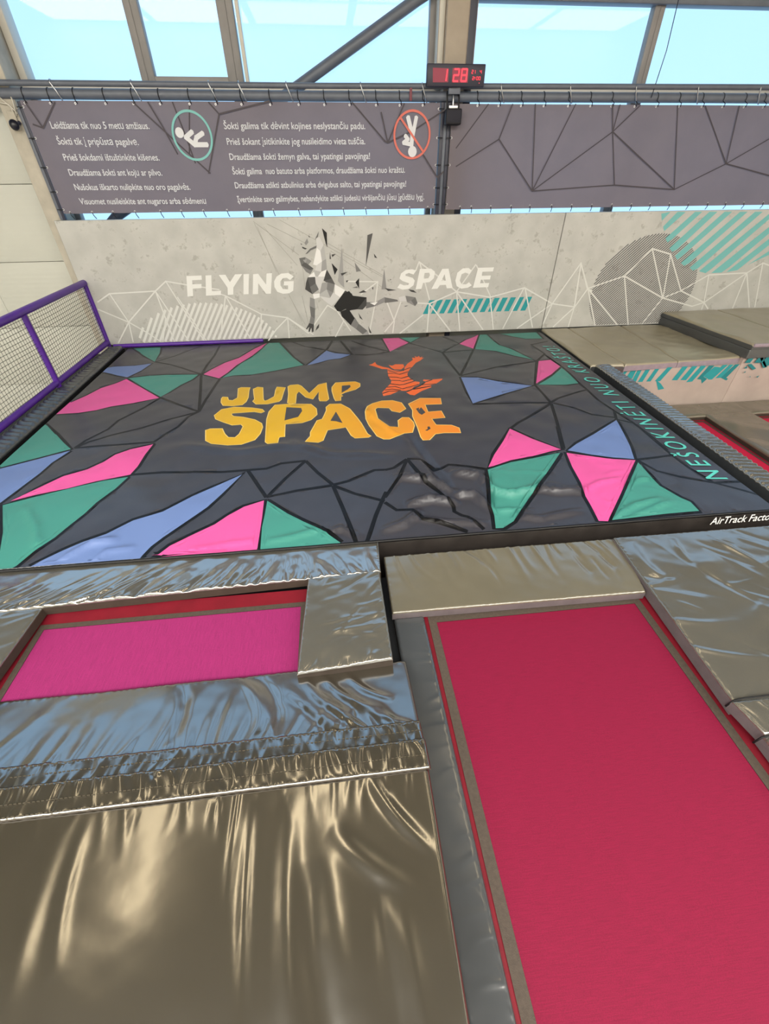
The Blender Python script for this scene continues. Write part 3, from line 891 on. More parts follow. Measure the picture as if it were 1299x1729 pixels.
# right dark hatched circle
c0 = gy(*M3([(505, 520)])[0], MY); rl = gy(*M3([(825, 500)])[0], MY)[0] - c0[0]; rt = gy(*M3([(600, 165)])[0], MY)[2] - c0[2]
dirn = np.array([.72, .69]); nrm = np.array([-dirn[1], dirn[0]])
k = inkmb('hatched_circle', padR)
for i in range(-30, 31):
    p = np.array([c0[0], c0[2]]) + nrm * i * .0385
    t = chord(c0[0], c0[2], rl, rt, p, dirn)
    if t is None: continue
    lo = max(t[0], (0.03 - p[1]) / dirn[1]); hi = t[1]
    if hi - lo < .04: continue
    a, b = p + dirn * lo, p + dirn * hi; n = nrm * .0085
    k.add([(q[0], MY - .0012, q[1]) for q in (a - n, b - n, b + n, a + n)], [(0, 1, 2, 3)], DARK_INK)
# pale teal stripes top right
for q in [[(622, 40), (680, 28), (625, 85)], [(633, 122), (640, 150), (775, 30), (725, 28)], [(648, 195), (660, 222), (690, 200), (880, 28), (835, 28)],
          [(673, 258), (690, 280), (720, 265), (975, 28), (925, 28)], [(708, 305), (722, 330), (750, 310), (1068, 28), (1020, 28)],
          [(745, 350), (765, 368), (795, 352), (1165, 28), (1118, 28)], [(800, 380), (820, 398), (850, 385), (1260, 28), (1212, 28)],
          [(858, 402), (900, 414), (940, 385), (1340, 40), (1299, 42)], [(935, 414), (1000, 410), (1050, 375), (1340, 130), (1310, 115)],
          [(1030, 408), (1100, 395), (1340, 205), (1310, 190)], [(1165, 362), (1340, 280), (1340, 245), (1299, 275)]]:
    wpoly('teal_stripe', M3, [q], TEAL_PALE, .0024)
# teal bar row under SPACE
for i in range(13):
    a, b = 238 + 50.9 * i, 281 + 50.9 * i
    yb, yt = 595 - 1.75 * i, 508 - 1.75 * i
    wpoly('teal_bar', M2, [[(a, yb), (a + 31, yb - 1), (b + 33, yt - 1), (b, yt)]], TEAL_INK, .0022)
# white network lines
for fn, pts in [
    (M0, [(330, 320), (370, 292), (525, 283), (560, 250), (630, 262), (740, 278)]), (M0, [(370, 292), (435, 388), (525, 283)]), (M0, [(435, 388), (400, 458)]),
    (M0, [(435, 388), (450, 455)]), (M0, [(435, 388), (332, 345)]), (M0, [(435, 388), (500, 425), (545, 455)]), (M0, [(560, 250), (645, 385), (690, 450)]),
    (M0, [(525, 283), (565, 390), (590, 455)]), (M0, [(525, 283), (640, 455)]), (M0, [(560, 375), (550, 455)]),
    (M1, [(180, 440), (300, 480), (525, 595), (690, 618), (820, 715)]), (M1, [(300, 480), (268, 745)]), (M1, [(300, 480), (470, 770)]), (M1, [(525, 595), (520, 765)]),
    (M1, [(690, 618), (620, 690), (570, 760)]), (M1, [(690, 618), (700, 745)]), (M1, [(0, 490), (180, 762)]), (M1, [(690, 618), (850, 722)]),
    (M1, [(820, 715), (940, 540), (1000, 575), (1085, 700)]), (M1, [(1040, 640), (990, 737)]), (M1, [(1060, 390), (1255, 392), (1240, 520), (1200, 720)]), (M1, [(1255, 392), (1150, 470)]),
    (M2, [(0, 705), (55, 640), (100, 520)]), (M2, [(15, 525), (60, 640), (50, 712)]),
    (M2, [(200, 525), (280, 530), (450, 455), (660, 490), (875, 430), (1050, 530), (1190, 550), (1230, 275), (1270, 440), (1299, 450)]),
    (M2, [(215, 268), (195, 320)]), (M2, [(215, 268), (330, 355), (450, 455)]), (M2, [(220, 275), (255, 410), (280, 505)]), (M2, [(450, 455), (470, 700)]),
    (M2, [(450, 455), (615, 692)]), (M2, [(280, 530), (265, 708)]), (M2, [(280, 530), (410, 700)]), (M2, [(240, 600), (95, 715)]), (M2, [(570, 285), (545, 320)]),
    (M2, [(575, 290), (665, 490)]), (M2, [(560, 300), (450, 455)]), (M2, [(660, 490), (680, 690)]), (M2, [(870, 435), (740, 685)]), (M2, [(880, 435), (925, 677)]),
    (M2, [(1050, 530), (830, 683)]), (M2, [(1050, 530), (1230, 275)]), (M2, [(1050, 530), (982, 678)]), (M2, [(1190, 550), (1055, 675)]), (M2, [(1230, 280), (1185, 560), (1150, 673)]),
    (M3, [(160, 510), (390, 432), (630, 570), (745, 525), (920, 425), (1160, 412), (1260, 350), (1340, 380)]), (M3, [(160, 510), (75, 630), (0, 695)]),
    (M3, [(115, 350), (160, 510)]), (M3, [(160, 510), (205, 742)]), (M3, [(160, 510), (345, 738)]), (M3, [(390, 432), (413, 738)]),
    (M3, [(390, 432), (565, 260), (680, 295), (745, 525)]), (M3, [(565, 260), (630, 570)]), (M3, [(680, 295), (632, 570)]), (M3, [(630, 570), (500, 733)]),
    (M3, [(630, 570), (815, 622), (890, 598), (745, 525)]), (M3, [(890, 598), (920, 425)]), (M3, [(890, 598), (1160, 412)]), (M3, [(890, 598), (875, 642)]),
    (M3, [(890, 598), (915, 638)]), (M3, [(1160, 412), (1070, 634)]), (M3, [(1160, 412), (1175, 628)]), (M3, [(1260, 350), (1210, 626)])]:
    wline('network_lines', fn, pts, .022 if fn in (M0, M1) else .024, LINE_INK, .0030)
for pts in [[(475, 15), (760, 225)], [(480, 25), (560, 190), (780, 640)], [(500, 50), (620, 330)], [(560, 30), (800, 150)], [(640, 5), (1000, 205), (1299, 370)],
            [(940, 150), (1299, 360)], [(540, 50), (750, 290)], [(780, 270), (800, 440)], [(960, 200), (1150, 330), (1299, 440)], [(780, 480), (830, 690)], [(700, 480), (800, 660)]]:
    wline('flying_figure', M1, pts, .007, HAIR_INK, .0018)
# lettering
for loops in [
    [[(55, 357), (150, 353), (152, 380), (92, 383), (93, 408), (150, 406), (150, 432), (95, 436), (98, 482), (62, 486)]],
    [[(175, 353), (212, 351), (215, 452), (272, 448), (272, 475), (178, 480)]],
    [[(258, 350), (300, 348), (328, 395), (360, 346), (405, 344), (350, 428), (350, 473), (315, 475), (313, 430)]],
    [[(413, 345), (448, 343), (445, 470), (413, 472)]],
    [[(473, 345), (505, 342), (555, 410), (557, 340), (592, 338), (585, 467), (555, 468), (506, 402), (505, 470), (471, 471)]],
    [[(728, 360), (705, 382), (685, 368), (660, 370), (645, 390), (645, 415), (660, 438), (692, 440), (692, 415), (665, 416), (667, 390), (728, 388), (725, 448), (700, 465), (660, 468), (625, 455), (607, 425), (605, 390), (620, 360), (650, 341), (695, 337)]]]:
    wpoly('letter', M1, loops, WHITE_INK, .0062)
for loops in [
    [[(197, 322), (180, 347), (150, 338), (130, 345), (130, 355), (175, 368), (188, 385), (180, 415), (150, 437), (110, 442), (78, 430), (95, 405), (120, 415), (148, 412), (152, 402), (110, 388), (92, 372), (102, 340), (132, 318), (172, 314)]],
    [[(220, 312), (290, 310), (315, 330), (308, 370), (280, 395), (240, 400), (230, 437), (193, 440)], [(250, 338), (278, 336), (283, 350), (273, 370), (243, 374)]],
    [[(360, 312), (400, 310), (425, 432), (388, 434), (383, 412), (345, 414), (330, 436), (292, 438)], [(375, 345), (382, 385), (355, 387)]],
    [[(545, 322), (530, 345), (505, 335), (482, 345), (470, 385), (482, 408), (510, 408), (528, 395), (545, 415), (520, 430), (480, 436), (450, 420), (442, 385), (455, 335), (490, 308), (525, 306)]],
    [[(585, 305), (685, 302), (678, 328), (612, 330), (608, 355), (665, 353), (660, 378), (602, 380), (598, 402), (655, 400), (648, 427), (552, 430)]]]:
    wpoly('letter', M2, loops, WHITE_INK, .0062)
# faceted flying man
g = GREYS
for sh, pts in [
    (.40, [(762, 245), (800, 238), (797, 268), (775, 290)]), (.52, [(800, 238), (840, 262), (820, 285), (797, 268)]), (.32, [(775, 290), (797, 268), (820, 285), (852, 310), (830, 320)]),
    (.46, [(775, 290), (830, 320), (852, 310), (832, 345), (805, 330)]), (.58, [(785, 255), (812, 252), (800, 275)]),
    (.76, [(868, 120), (890, 112), (915, 160), (895, 200), (872, 180)]), (.66, [(895, 200), (915, 160), (930, 250), (905, 265)]), (.86, [(872, 180), (895, 200), (905, 265), (870, 290), (850, 285)]),
    (.58, [(905, 265), (930, 250), (936, 315), (900, 330)]), (.76, [(870, 290), (905, 265), (900, 330), (860, 325)]), (.66, [(850, 318), (900, 330), (880, 360), (855, 360)]),
    (.86, [(900, 330), (936, 315), (925, 360), (880, 360)]), (.76, [(855, 360), (925, 360), (905, 400), (890, 460), (866, 402)]), (.86, [(820, 360), (855, 330), (866, 365), (830, 366)]),
    (.32, [(815, 365), (862, 362), (866, 402), (830, 425)]), (.25, [(815, 365), (830, 425), (800, 440), (805, 400)]), (.40, [(830, 425), (866, 402), (885, 440), (845, 470)]), (.25, [(800, 440), (830, 425), (845, 470)]),
    (.25, [(935, 315), (968, 372), (915, 385)]), (.32, [(915, 385), (968, 372), (988, 410), (940, 400)]), (.58, [(905, 400), (940, 395), (935, 440), (890, 470)]), (.46, [(940, 395), (985, 408), (975, 460), (935, 440)]),
    (.66, [(890, 470), (935, 440), (960, 500), (890, 482)]), (.52, [(935, 440), (975, 460), (960, 500)]), (.86, [(985, 408), (1050, 445), (1020, 490), (985, 470)]), (.76, [(975, 460), (1020, 490), (965, 545), (955, 495)]),
    (.76, [(890, 482), (955, 495), (965, 545), (920, 510)]), (.86, [(848, 470), (890, 465), (890, 490), (855, 500)]),
    (.12, [(980, 545), (1035, 470), (1075, 450), (1100, 480), (1060, 560), (1020, 580), (1000, 575)]), (.25, [(1035, 470), (1050, 448), (1095, 468), (1060, 500)]),
    (.12, [(1060, 500), (1100, 480), (1185, 490), (1125, 565), (1090, 570), (1055, 580)]), (.25, [(1125, 500), (1185, 490), (1185, 540), (1160, 567), (1125, 565)]),
    (.12, [(1020, 580), (1070, 560), (1110, 620), (1085, 665), (1030, 610)]), (.25, [(1060, 580), (1100, 605), (1085, 665), (1050, 620)]),
    (.46, [(1085, 665), (1110, 615), (1135, 655), (1120, 690)]), (.40, [(1120, 690), (1135, 655), (1190, 700), (1160, 722)]), (.58, [(1190, 700), (1202, 725), (1160, 722)]),
    (.40, [(1185, 520), (1240, 520), (1240, 545), (1180, 560)]), (.52, [(1240, 520), (1299, 488), (1299, 520), (1240, 545)]), (.86, [(1205, 525), (1255, 518), (1235, 540)]),
    (.52, [(830, 490), (858, 500), (862, 560), (828, 545)]), (.40, [(828, 545), (862, 560), (860, 625), (835, 605)]), (.46, [(835, 605), (860, 625), (855, 660), (825, 652)]),
    (.25, [(825, 652), (855, 660), (852, 705), (842, 708), (838, 680), (828, 708), (820, 705), (826, 675), (808, 692), (805, 688)]),
    (.12, [(905, 57), (935, 85), (938, 178), (928, 150)]), (.32, [(1190, 100), (1223, 88), (1200, 200), (1180, 295)]), (.58, [(1030, 175), (1045, 430), (1022, 410), (1005, 388)]),
    (.12, [(965, 275), (1003, 315), (985, 350)]), (.46, [(1110, 270), (1150, 325), (1120, 330)]), (.25, [(1022, 340), (1068, 330), (1030, 355)]), (.25, [(1230, 215), (1252, 245), (1235, 240)]),
    (.25, [(955, 205), (962, 250), (953, 250)]), (.25, [(965, 222), (992, 218), (970, 238)]), (.12, [(1115, 395), (1138, 370), (1138, 437)]), (.25, [(1135, 460), (1165, 445), (1185, 457), (1150, 463)]),
    (.40, [(1095, 430), (1125, 420), (1130, 432)]), (.52, [(1278, 440), (1295, 310), (1310, 440)]), (.25, [(795, 560), (817, 622), (806, 590)]), (.12, [(868, 500), (885, 577), (876, 540)]),
    (.25, [(1195, 670), (1217, 715), (1203, 712)]), (.25, [(1133, 588), (1162, 632), (1143, 620)]), (.25, [(888, 655), (885, 680), (864, 700), (872, 675)]), (.40, [(860, 130), (885, 75), (880, 110)]),
    (.25, [(820, 100), (832, 115), (822, 112)]), (.25, [(780, 172), (812, 185), (800, 190), (782, 182)]), (.40, [(800, 220), (830, 185), (872, 165), (868, 182), (835, 195), (815, 215)]),
    (.52, [(795, 150), (812, 120), (820, 145), (805, 165)]), (.40, [(770, 150), (782, 158), (775, 162)]), (.25, [(1055, 385), (1072, 383), (1060, 398)]), (.25, [(1218, 430), (1228, 425), (1225, 445)])]:
    wpoly('flying_figure', M1, [pts], g[sh], .0042 if sh != .12 else .0046)
for sh, pts in [(.40, [(0, 490), (78, 505), (85, 515), (0, 525)]), (.25, [(0, 432), (75, 445), (20, 450)]), (.25, [(148, 440), (180, 445), (200, 462), (165, 455)]), (.46, [(130, 480), (192, 490), (165, 510), (140, 520)]),
                (.40, [(192, 490), (205, 525), (190, 545), (165, 510)]), (.52, [(140, 520), (165, 510), (190, 545)]), (.76, [(85, 490), (125, 480), (135, 515), (95, 515)]), (.25, [(120, 545), (150, 540), (130, 548)]), (.25, [(30, 375), (42, 378), (36, 383)])]:
    wpoly('flying_figure', M2, [pts], g[sh], .0042)
for mb_, par, name in list(ink.values()): tag(mb_.build(name, par), kind='stuff')
# worn concrete flecks printed on the pads
t_ = CONC.node_tree; b_ = t_.nodes['Principled BSDF']; old = b_.inputs['Base Color'].links[0].from_socket
vn = t_.nodes.new('ShaderNodeTexNoise'); vn.inputs['Scale'].default_value = 6; vn.inputs['Detail'].default_value = 10; vn.inputs['Roughness'].default_value = .75
tcn = t_.nodes.new('ShaderNodeTexCoord'); t_.links.new(tcn.outputs['Object'], vn.inputs['Vector'])
rr = t_.nodes.new('ShaderNodeValToRGB'); rr.color_ramp.elements[0].position = .565; rr.color_ramp.elements[1].position = .63
rr.color_ramp.elements[0].color = (0, 0, 0, 1); rr.color_ramp.elements[1].color = (.55, .55, .55, 1)
mxn = t_.nodes.new('ShaderNodeMix'); mxn.data_type = 'RGBA'; mxn.inputs[7].default_value = (*lin((138, 136, 130)), 1)
t_.links.new(vn.outputs['Fac'], rr.inputs[0]); t_.links.new(rr.outputs[0], mxn.inputs[0]); t_.links.new(old, mxn.inputs[6]); t_.links.new(mxn.outputs[2], b_.inputs['Base Color'])

# ================================================================== BANNERS
BY = 8.98
BAN = noisy(mat('grey_mauve_banner_mesh', lin((112, 104, 111)), .55, .35), 2, .06, .06, 120)
t_ = BAN.node_tree; b_ = t_.nodes['Principled BSDF']; o_ = t_.nodes['Material Output']
tl_ = t_.nodes.new('ShaderNodeBsdfTranslucent'); tl_.inputs[0].default_value = (*lin((150, 146, 160)), 1)
mx_ = t_.nodes.new('ShaderNodeMixShader'); mx_.inputs[0].default_value = .16
t_.links.new(b_.outputs[0], mx_.inputs[1]); t_.links.new(tl_.outputs[0], mx_.inputs[2]); t_.links.new(mx_.outputs[0], o_.inputs['Surface'])
BLINE = mat('dark_banner_line', lin((70, 64, 70)), .55, .3)
BTXT = mat('banner_white_print', lin((208, 210, 216)), .55, .3)
RING_T = mat('banner_teal_ring', lin((120, 182, 180)), .55, .3)
RING_R = mat('banner_red_ring', lin((205, 110, 98)), .55, .3)
TIE = mat('black_cable_tie', lin((22, 22, 26)), .5, .4)
EYE = mat('eyelet', lin((205, 205, 208)), .35, .5, .8)
PIPE_Z, PIPE_R, PIPE2_Z, PIPE2_R = 3.485, .062, 3.592, .034


def ban_y(x, z): return BY + .006 * math.sin(3.1 * x + 1.3 * z) + .004 * math.sin(7.3 * x - 2 * z)


def banner(x0, x1, z0, z1, label):
    o = thing('banner', ((x0 + x1) / 2, BY, z0), label, 'banner')
    xs_, zs_ = np.linspace(x0, x1, 90), np.linspace(z0, z1, 16)
    X, Z = np.meshgrid(xs_, zs_); Y = BY + .006 * np.sin(3.1 * X + 1.3 * Z) + .004 * np.sin(7.3 * X - 2 * Z)
    ob = grid_mesh('sheet', X, Y, Z, BAN, o)
    return o


BZ0, BZ1 = 2.075, 3.41
banL = banner(-4.265, 1.865, BZ0, BZ1, 'grey mauve rules banner with white text lines, left of the black box post')
banR = banner(2.06, 12.0, BZ0 - .02, BZ1 - .01, 'plain grey mauve banner with dark web lines, right of the black box post')


def tie(name, par, x, z_e, z_p, pr=None, lean=.0):
    """cable tie from an eyelet up round the pipe (or down to a wire)"""
    m_ = MB()
    yb = ban_y(x, z_e) - .008
    if pr:
        pts = [(x + lean, yb, z_e), (x + lean * .6, BY - .03, z_e + .04)]
        for a in np.linspace(-.5, 1.7, 7): pts.append((x, 9.06 - (pr + .006) * math.cos(a), z_p + (pr + .006) * math.sin(a)))
    else:
        pts = [(x, yb, z_e), (x + .01, BY - .012, (z_e + z_p) / 2), (x + .02, BY + .03, z_p)]
    m_.tube(pts, .0065, TIE, 5); return m_.build(name, par)


def eyelet(par, x, z):
    m_ = MB(); yb = ban_y(x, z) - .004
    m_.tube([(x + .011 * math.cos(t), yb, z + .011 * math.sin(t)) for t in np.linspace(0, 2 * math.pi, 9)], .0045, EYE, 5, cap=False)
    m_.build('eyelet', par)


for fn, par, lst, lst2 in [
    (N1, banL, [85, 170, 255, 355, 450, 540, 640, 728, 815, 912, 1008, 1095, 1180, 1270], [240, 315, 385, 460, 545, 615, 690, 770, 845, 925, 1010, 1085, 1160, 1235]),
    (N2, banL, [52, 130], [12, 85, 147]),
    (N2, banR, [315, 387, 463, 540, 622, 697, 770, 848, 922, 997, 1075, 1145, 1220, 1285, 1360], [255, 293, 358, 427, 490, 563, 630, 697, 765, 830, 893, 957, 1020, 1085, 1145, 1207, 1270, 1340])]:
    for u in lst:
        x = gy(*fn([(u, 348)])[0], BY)[0]
        x = min(max(x, -4.24), 1.84) if par is banL else x
        eyelet(par, x, BZ1 - .03); tie('cable_tie', par, x, BZ1 - .03, PIPE_Z, PIPE_R, .03)
    for u in lst2:
        x = gy(*fn([(u, 725 if fn is N1 else 705)])[0], BY)[0]
        x = min(max(x, -4.22), 1.84) if par is banL else max(x, 2.08)
        eyelet(par, x, BZ0 + .02); tie('cable_tie', par, x, BZ0 + .02, BZ0 - .075)
for z in (3.34, 3.0, 2.66, 2.36, 2.13):
    for par, xe, xp in ((banL, -4.245, -4.33), (banL, 1.845, 1.93), (banR, 2.08, 2.0)):
        eyelet(par, xe, z); m_ = MB(); m_.tube([(xe, ban_y(xe, z) - .008, z), ((xe + xp) / 2, BY - .03, z), (xp, BY - .012, z)], .006, TIE, 5); m_.build('cable_tie', par)

UPB = BY - .014


def bline(mb_, fn, pts, w=.020):
    q = [gy(x, y, UPB) for x, y in fn(pts)]
    ribbon_quads(mb_, q, w, BLINE, 'Y', UPB)


mb = MB()
for pts in [[(450, 346), (710, 585)], [(500, 346), (545, 420), (600, 520)], [(583, 346), (620, 440), (660, 550)], [(640, 346), (640, 520)], [(705, 346), (740, 385), (705, 585)], [(740, 385), (910, 342)],
            [(85, 346), (145, 432), (185, 346)], [(145, 432), (112, 420)], [(1190, 346), (1299, 475)]]: bline(mb, N1, pts)
for pts in [[(-10, 380), (12, 482), (68, 350)], [(12, 482), (100, 440), (203, 372)], [(0, 475), (12, 482)], [(130, 520), (180, 600), (200, 580)]]: bline(mb, N2, pts)
tag(mb.build('web_lines', banL), kind='stuff')
mb = MB()
for pts in [[(352, 352), (243, 500)], [(434, 352), (388, 470), (243, 562)], [(388, 470), (500, 645)], [(511, 352), (500, 645)], [(647, 352), (500, 645)], [(500, 645), (772, 445), (865, 356)],
            [(772, 352), (772, 445), (778, 625)], [(797, 354), (772, 445), (980, 640)], [(500, 645), (778, 625), (980, 640)], [(992, 356), (980, 640), (1155, 553)], [(1085, 358), (1155, 553), (1200, 358)],
            [(1155, 553), (1299, 470), (1400, 410)], [(1155, 553), (1299, 592), (1400, 615)]]: bline(mb, N2, pts, .017)
tag(mb.build('web_lines', banR), kind='stuff')
mb = MB()
for s_, a, b in [('Leidžiama tik nuo 5 metų amžiaus.', (175, 434), (506, 436)), ('Šokti tik į pripūstą pagalvę.', (197, 488), (470, 490)), ('Prieš šokdami ištuštinkite kišenes.', (218, 542), (540, 542)),
                 ('Draudžiama šokti ant kojų ar pilvo.', (236, 593), (549, 593)), ('Nušokus iškarto nulipkite nuo oro pagalvės.', (255, 642), (644, 641)), ('Visuomet nusileiskite ant nugaros arba sėdmenų', (272, 690), (698, 688)),
                 ('Šokti galima tik dėvint kojines neslystančiu padu.', (758, 436), (1234, 436)), ('Prieš šokant įsitikinkite jog nusileidimo vieta tuščia.', (768, 489), (1234, 487)),
                 ('Draudžiama šokti žemyn galva, tai ypatingai pavojinga!', (777, 540), (1250, 537)), ('Šokti galima  nuo batuto arba platformos, draudžiama šokti nuo kraštų.', (787, 589), (1368, 583)),
                 ('Draudžiama atlikti atbulinius arba dvigubus salto, tai ypatingai pavojinga!', (795, 636), (1372, 630)), ('Įvertinkite savo galimybes, nebandykite atlikti judesių viršijančių jūsų įgūdžių lygį.', (803, 683), (1433, 674))]:
    p, q = (gy(u / 2, v / 2, UPB - .002) for u, v in (a, b))
    text_on(mb, s_, p, q, (0, 0, 1), .080, BTXT, .011)
tag(mb.build('rules_lettering', banL), 'white printed rules in Lithuanian', kind='stuff')


def disc_ring(mb_, c, r0, r1, m, y, n=48):
    v, f = [], []
    for i in range(n):
        t = 2 * math.pi * i / n
        v += [(c[0] + r0 * math.cos(t), y, c[2] + r0 * math.sin(t)), (c[0] + r1 * math.cos(t), y, c[2] + r1 * math.sin(t))]
    for i in range(n):
        j = (i + 1) % n; f.append((2 * i, 2 * i + 1, 2 * j + 1, 2 * j))
    mb_.add(v, f, m)


def disc(mb_, c, r, m, y, n=24):
    y = y - ink_step()
    mb_.add([(c[0] + r * math.cos(2 * math.pi * i / n), y, c[2] + r * math.sin(2 * math.pi * i / n)) for i in range(n)], [tuple(range(n))], m)


def capsule(mb_, pts, w, m, y):
    q = [(a[0], y, a[2]) for a in pts]; ribbon_quads(mb_, q, w, m, 'Y', y)
    for a in q: disc(mb_, a, w / 2, m, y, 12)


def bp(fn, pts): return [gy(x, y, UPB) for x, y in fn(pts)]


Q_ = tile(280, 170, 4.33)
mb = MB()
c = bp(N1, [(650, 459)])[0]; ez = (bp(N1, [(650, 372)])[0][2] - bp(N1, [(650, 546)])[0][2]) / 2
disc_ring(mb, c, ez * .90, ez, RING_T, UPB - .002)
disc(mb, bp(Q_, [(101, 234)])[0], .062, BTXT, UPB - .004)
capsule(mb, bp(Q_, [(190, 230), (148, 268), (212, 322), (300, 322)]), .060, BTXT, UPB - .004)
capsule(mb, bp(Q_, [(268, 240), (225, 270), (215, 310)]), .060, BTXT, UPB - .004)
mb.build('allowed_pictogram', banL)['label'] = 'teal ring with a reclining white figure'
mb = MB()
c = bp(N2, [(94, 456)])[0]; ez = (bp(N2, [(94, 372)])[0][2] - bp(N2, [(94, 541)])[0][2]) / 2
disc_ring(mb, c, ez * .90, ez, RING_R, UPB - .002)
capsule(mb, bp(N2, [(81, 398), (95, 455), (92, 490)]), .062, BTXT, UPB - .003)
capsule(mb, bp(N2, [(108, 398), (97, 455)]), .055, BTXT, UPB - .003)
capsule(mb, bp(N2, [(72, 460), (80, 470), (66, 482), (92, 488)]), .055, BTXT, UPB - .003)
disc(mb, bp(N2, [(95, 512)])[0], .070, BTXT, UPB - .003)
dd = np.array([math.cos(math.radians(-47)), 0, math.sin(math.radians(-47))]) * ez * .93
ribbon_quads(mb, [c - dd, c + dd], ez * .1, RING_R, 'Y', UPB - .005)
mb.build('forbidden_pictogram', banL)['label'] = 'red struck-out ring with an upside-down white figure'

# pipes, posts
p1 = thing('horizontal_pipe', (0, 9.06, PIPE_Z), 'thick dark grey steel pipe the banners are tied to, lower of the two', 'pipe')
mb = MB(); mb.tube([(-5.2, 9.06, PIPE_Z + .005), (0, 9.06, PIPE_Z - .004), (6, 9.06, PIPE_Z + .008), (12, 9.06, PIPE_Z)], PIPE_R, STEEL_GREY, 20)
mb.build('tube', p1, smooth='auto')
p2 = thing('horizontal_pipe', (0, 9.0, PIPE2_Z), 'thin grey pipe with zinc clips, upper of the two', 'pipe')
mb = MB(); mb.tube([(-5.2, 9.0, PIPE2_Z), (0, 9.0, PIPE2_Z - .004), (12, 9.0, PIPE2_Z + .05)], PIPE2_R, STEEL_GREY, 16); mb.build('tube', p2, smooth='auto')
for fn, u in [(N1, 185), (N1, 455), (N1, 715), (N1, 815), (N1, 975), (N1, 1225), (N2, 135), (N2, 400), (N2, 633), (N2, 855), (N2, 1065), (N2, 1275)]:
    x = gy(*fn([(u, 300)])[0], 8.98)[0]; mb = MB()
    mb.tube([(x - .03, 9.0 - (PIPE2_R + .004) * math.cos(a), PIPE2_Z + (PIPE2_R + .004) * math.sin(a)) for a in np.linspace(2.6, 0, 8)] + [(x + .01, 8.985, PIPE_Z + .02), (x + .05, 8.985, PIPE_Z - .075)], .009, CHROME, 6)
    mb.build('clip', p2, smooth=True)
pl = thing('steel_post', (-4.32, 9.05, 0), 'slim dark post along the left edge of the rules banner', 'post')
mb = MB(); mb.box((-4.362, 9.0, 1.99), (-4.312, 9.05, 3.32), STEEL_GREY); mb.build('web_plate', pl, bevel=.004)
mb = MB(); mb.box((-4.312, 8.985, 1.99), (-4.272, 9.05, 3.40), STEEL_DARK); mb.build('flange', pl, bevel=.004)
pm = thing('steel_post', (1.96, 9.05, 0), 'slotted dark steel post in the gap between the two banners', 'post')
mb = MB(); mb.box((1.885, 9.0, 1.99), (1.945, 9.06, 3.42), STEEL_DARK); mb.box((2.0, 9.0, 1.99), (2.05, 9.06, 3.42), STEEL_DARK); mb.build('flange', pm, bevel=.004)
mb = MB(); mb.box((1.945, 9.02, 1.99), (2.0, 9.05, 3.42), STEEL_GREY); mb.build('web_plate', pm, bevel=.003)
# black box hanging on the pipe
sp = thing('speaker', (2.06, 8.93, 3.14), 'small black boxy loudspeaker clamped under the pipe above the middle post', 'speaker')
mb = MB(); mb.box((1.935, 8.80, 3.145), (2.18, 8.97, 3.335), mat('black_plastic', lin((24, 24, 30)), .45, .4)); mb.build('body', sp, bevel=.022, seg=3)
mb = MB(); mb.box((1.95, 8.793, 3.175), (2.165, 8.80, 3.315), mat('speaker_grille', lin((38, 38, 48)), .7, .3)); mb.build('grille', sp, bevel=.003)
mb = MB()
for x in (1.965, 2.15): mb.tube([(x, 8.93, 3.33), (x, 8.95, 3.45), (x, 8.99, 3.54)], .012, TIE, 6)
mb.build('strap', sp)
mb = MB(); mb.box((1.99, 8.90, 3.335), (2.13, 8.96, 3.375), CHROME); mb.tube([(2.06, 8.94, 3.37), (2.06, 8.96, 3.5)], .014, CHROME, 8); mb.build('clamp', sp, bevel=.004)
for i, (x, z) in enumerate(((1.86, 3.53), (1.86, 3.40))):
    pass
# LED clock
ck = thing('led_clock', (2.05, 8.85, 3.57), 'black wall clock with red glowing digits 1 28 above the banners', 'clock')
CKB = mat('clock_black', lin((40, 40, 56)), .4, .4)
mb = MB(); mb.box((1.615, 8.85, 3.572), (2.495, 8.93, 3.818), CKB); mb.build('case', ck, bevel=.01)
mb = MB(); mb.box((1.97, 8.9, 3.50), (2.15, 8.96, 3.60), STEEL_GREY); mb.build('bracket', ck, bevel=.004)


def emit(name, col, s):
    m = bpy.data.materials.new(name); m.use_nodes = True; b = m.node_tree.nodes['Principled BSDF']
    b.inputs['Base Color'].default_value = (*[c * .3 for c in col], 1); b.inputs['Emission Color'].default_value = (*col, 1); b.inputs['Emission Strength'].default_value = s
    return m


LED = emit('red_led', lin((255, 60, 80)), 1.0); LEDD = emit('dim_red_panel', lin((150, 44, 66)), .55)
R_ = tile(700, 90, 9.28)


def ckp(pts, lift): return [gy(x, y, 8.85 - lift) for x, y in R_(pts)]


mb = MB(); mb.poly([ckp([(290, 225), (540, 235), (530, 455), (288, 455)], .004)], LEDD); mb.poly([ckp([(600, 230), (848, 235), (835, 462), (585, 458)], .004)], LEDD); mb.build('digit_panel', ck)
segs = {'0': 'abcdef', '1': 'bc', '2': 'abged', '4': 'fgbc', '8': 'abcdefg'}


def digit(mb_, ch, x, y, w, h, sl, th, lift=.008):
    P = lambda u, v: (x + u * w + (1 - v) * sl, y + v * h)
    L = {'a': ((0, 0), (1, 0)), 'b': ((1, 0), (1, .5)), 'c': ((1, .5), (1, 1)), 'd': ((0, 1), (1, 1)), 'e': ((0, .5), (0, 1)), 'f': ((0, 0), (0, .5)), 'g': ((0, .5), (1, .5))}
    for s_ in segs[ch]:
        q = ckp([P(*a) for a in L[s_]], lift); d = (q[1] - q[0]) * .06
        ribbon_quads(mb_, [q[0] + d, q[1] - d], th, LED, 'Y', 8.85 - lift)


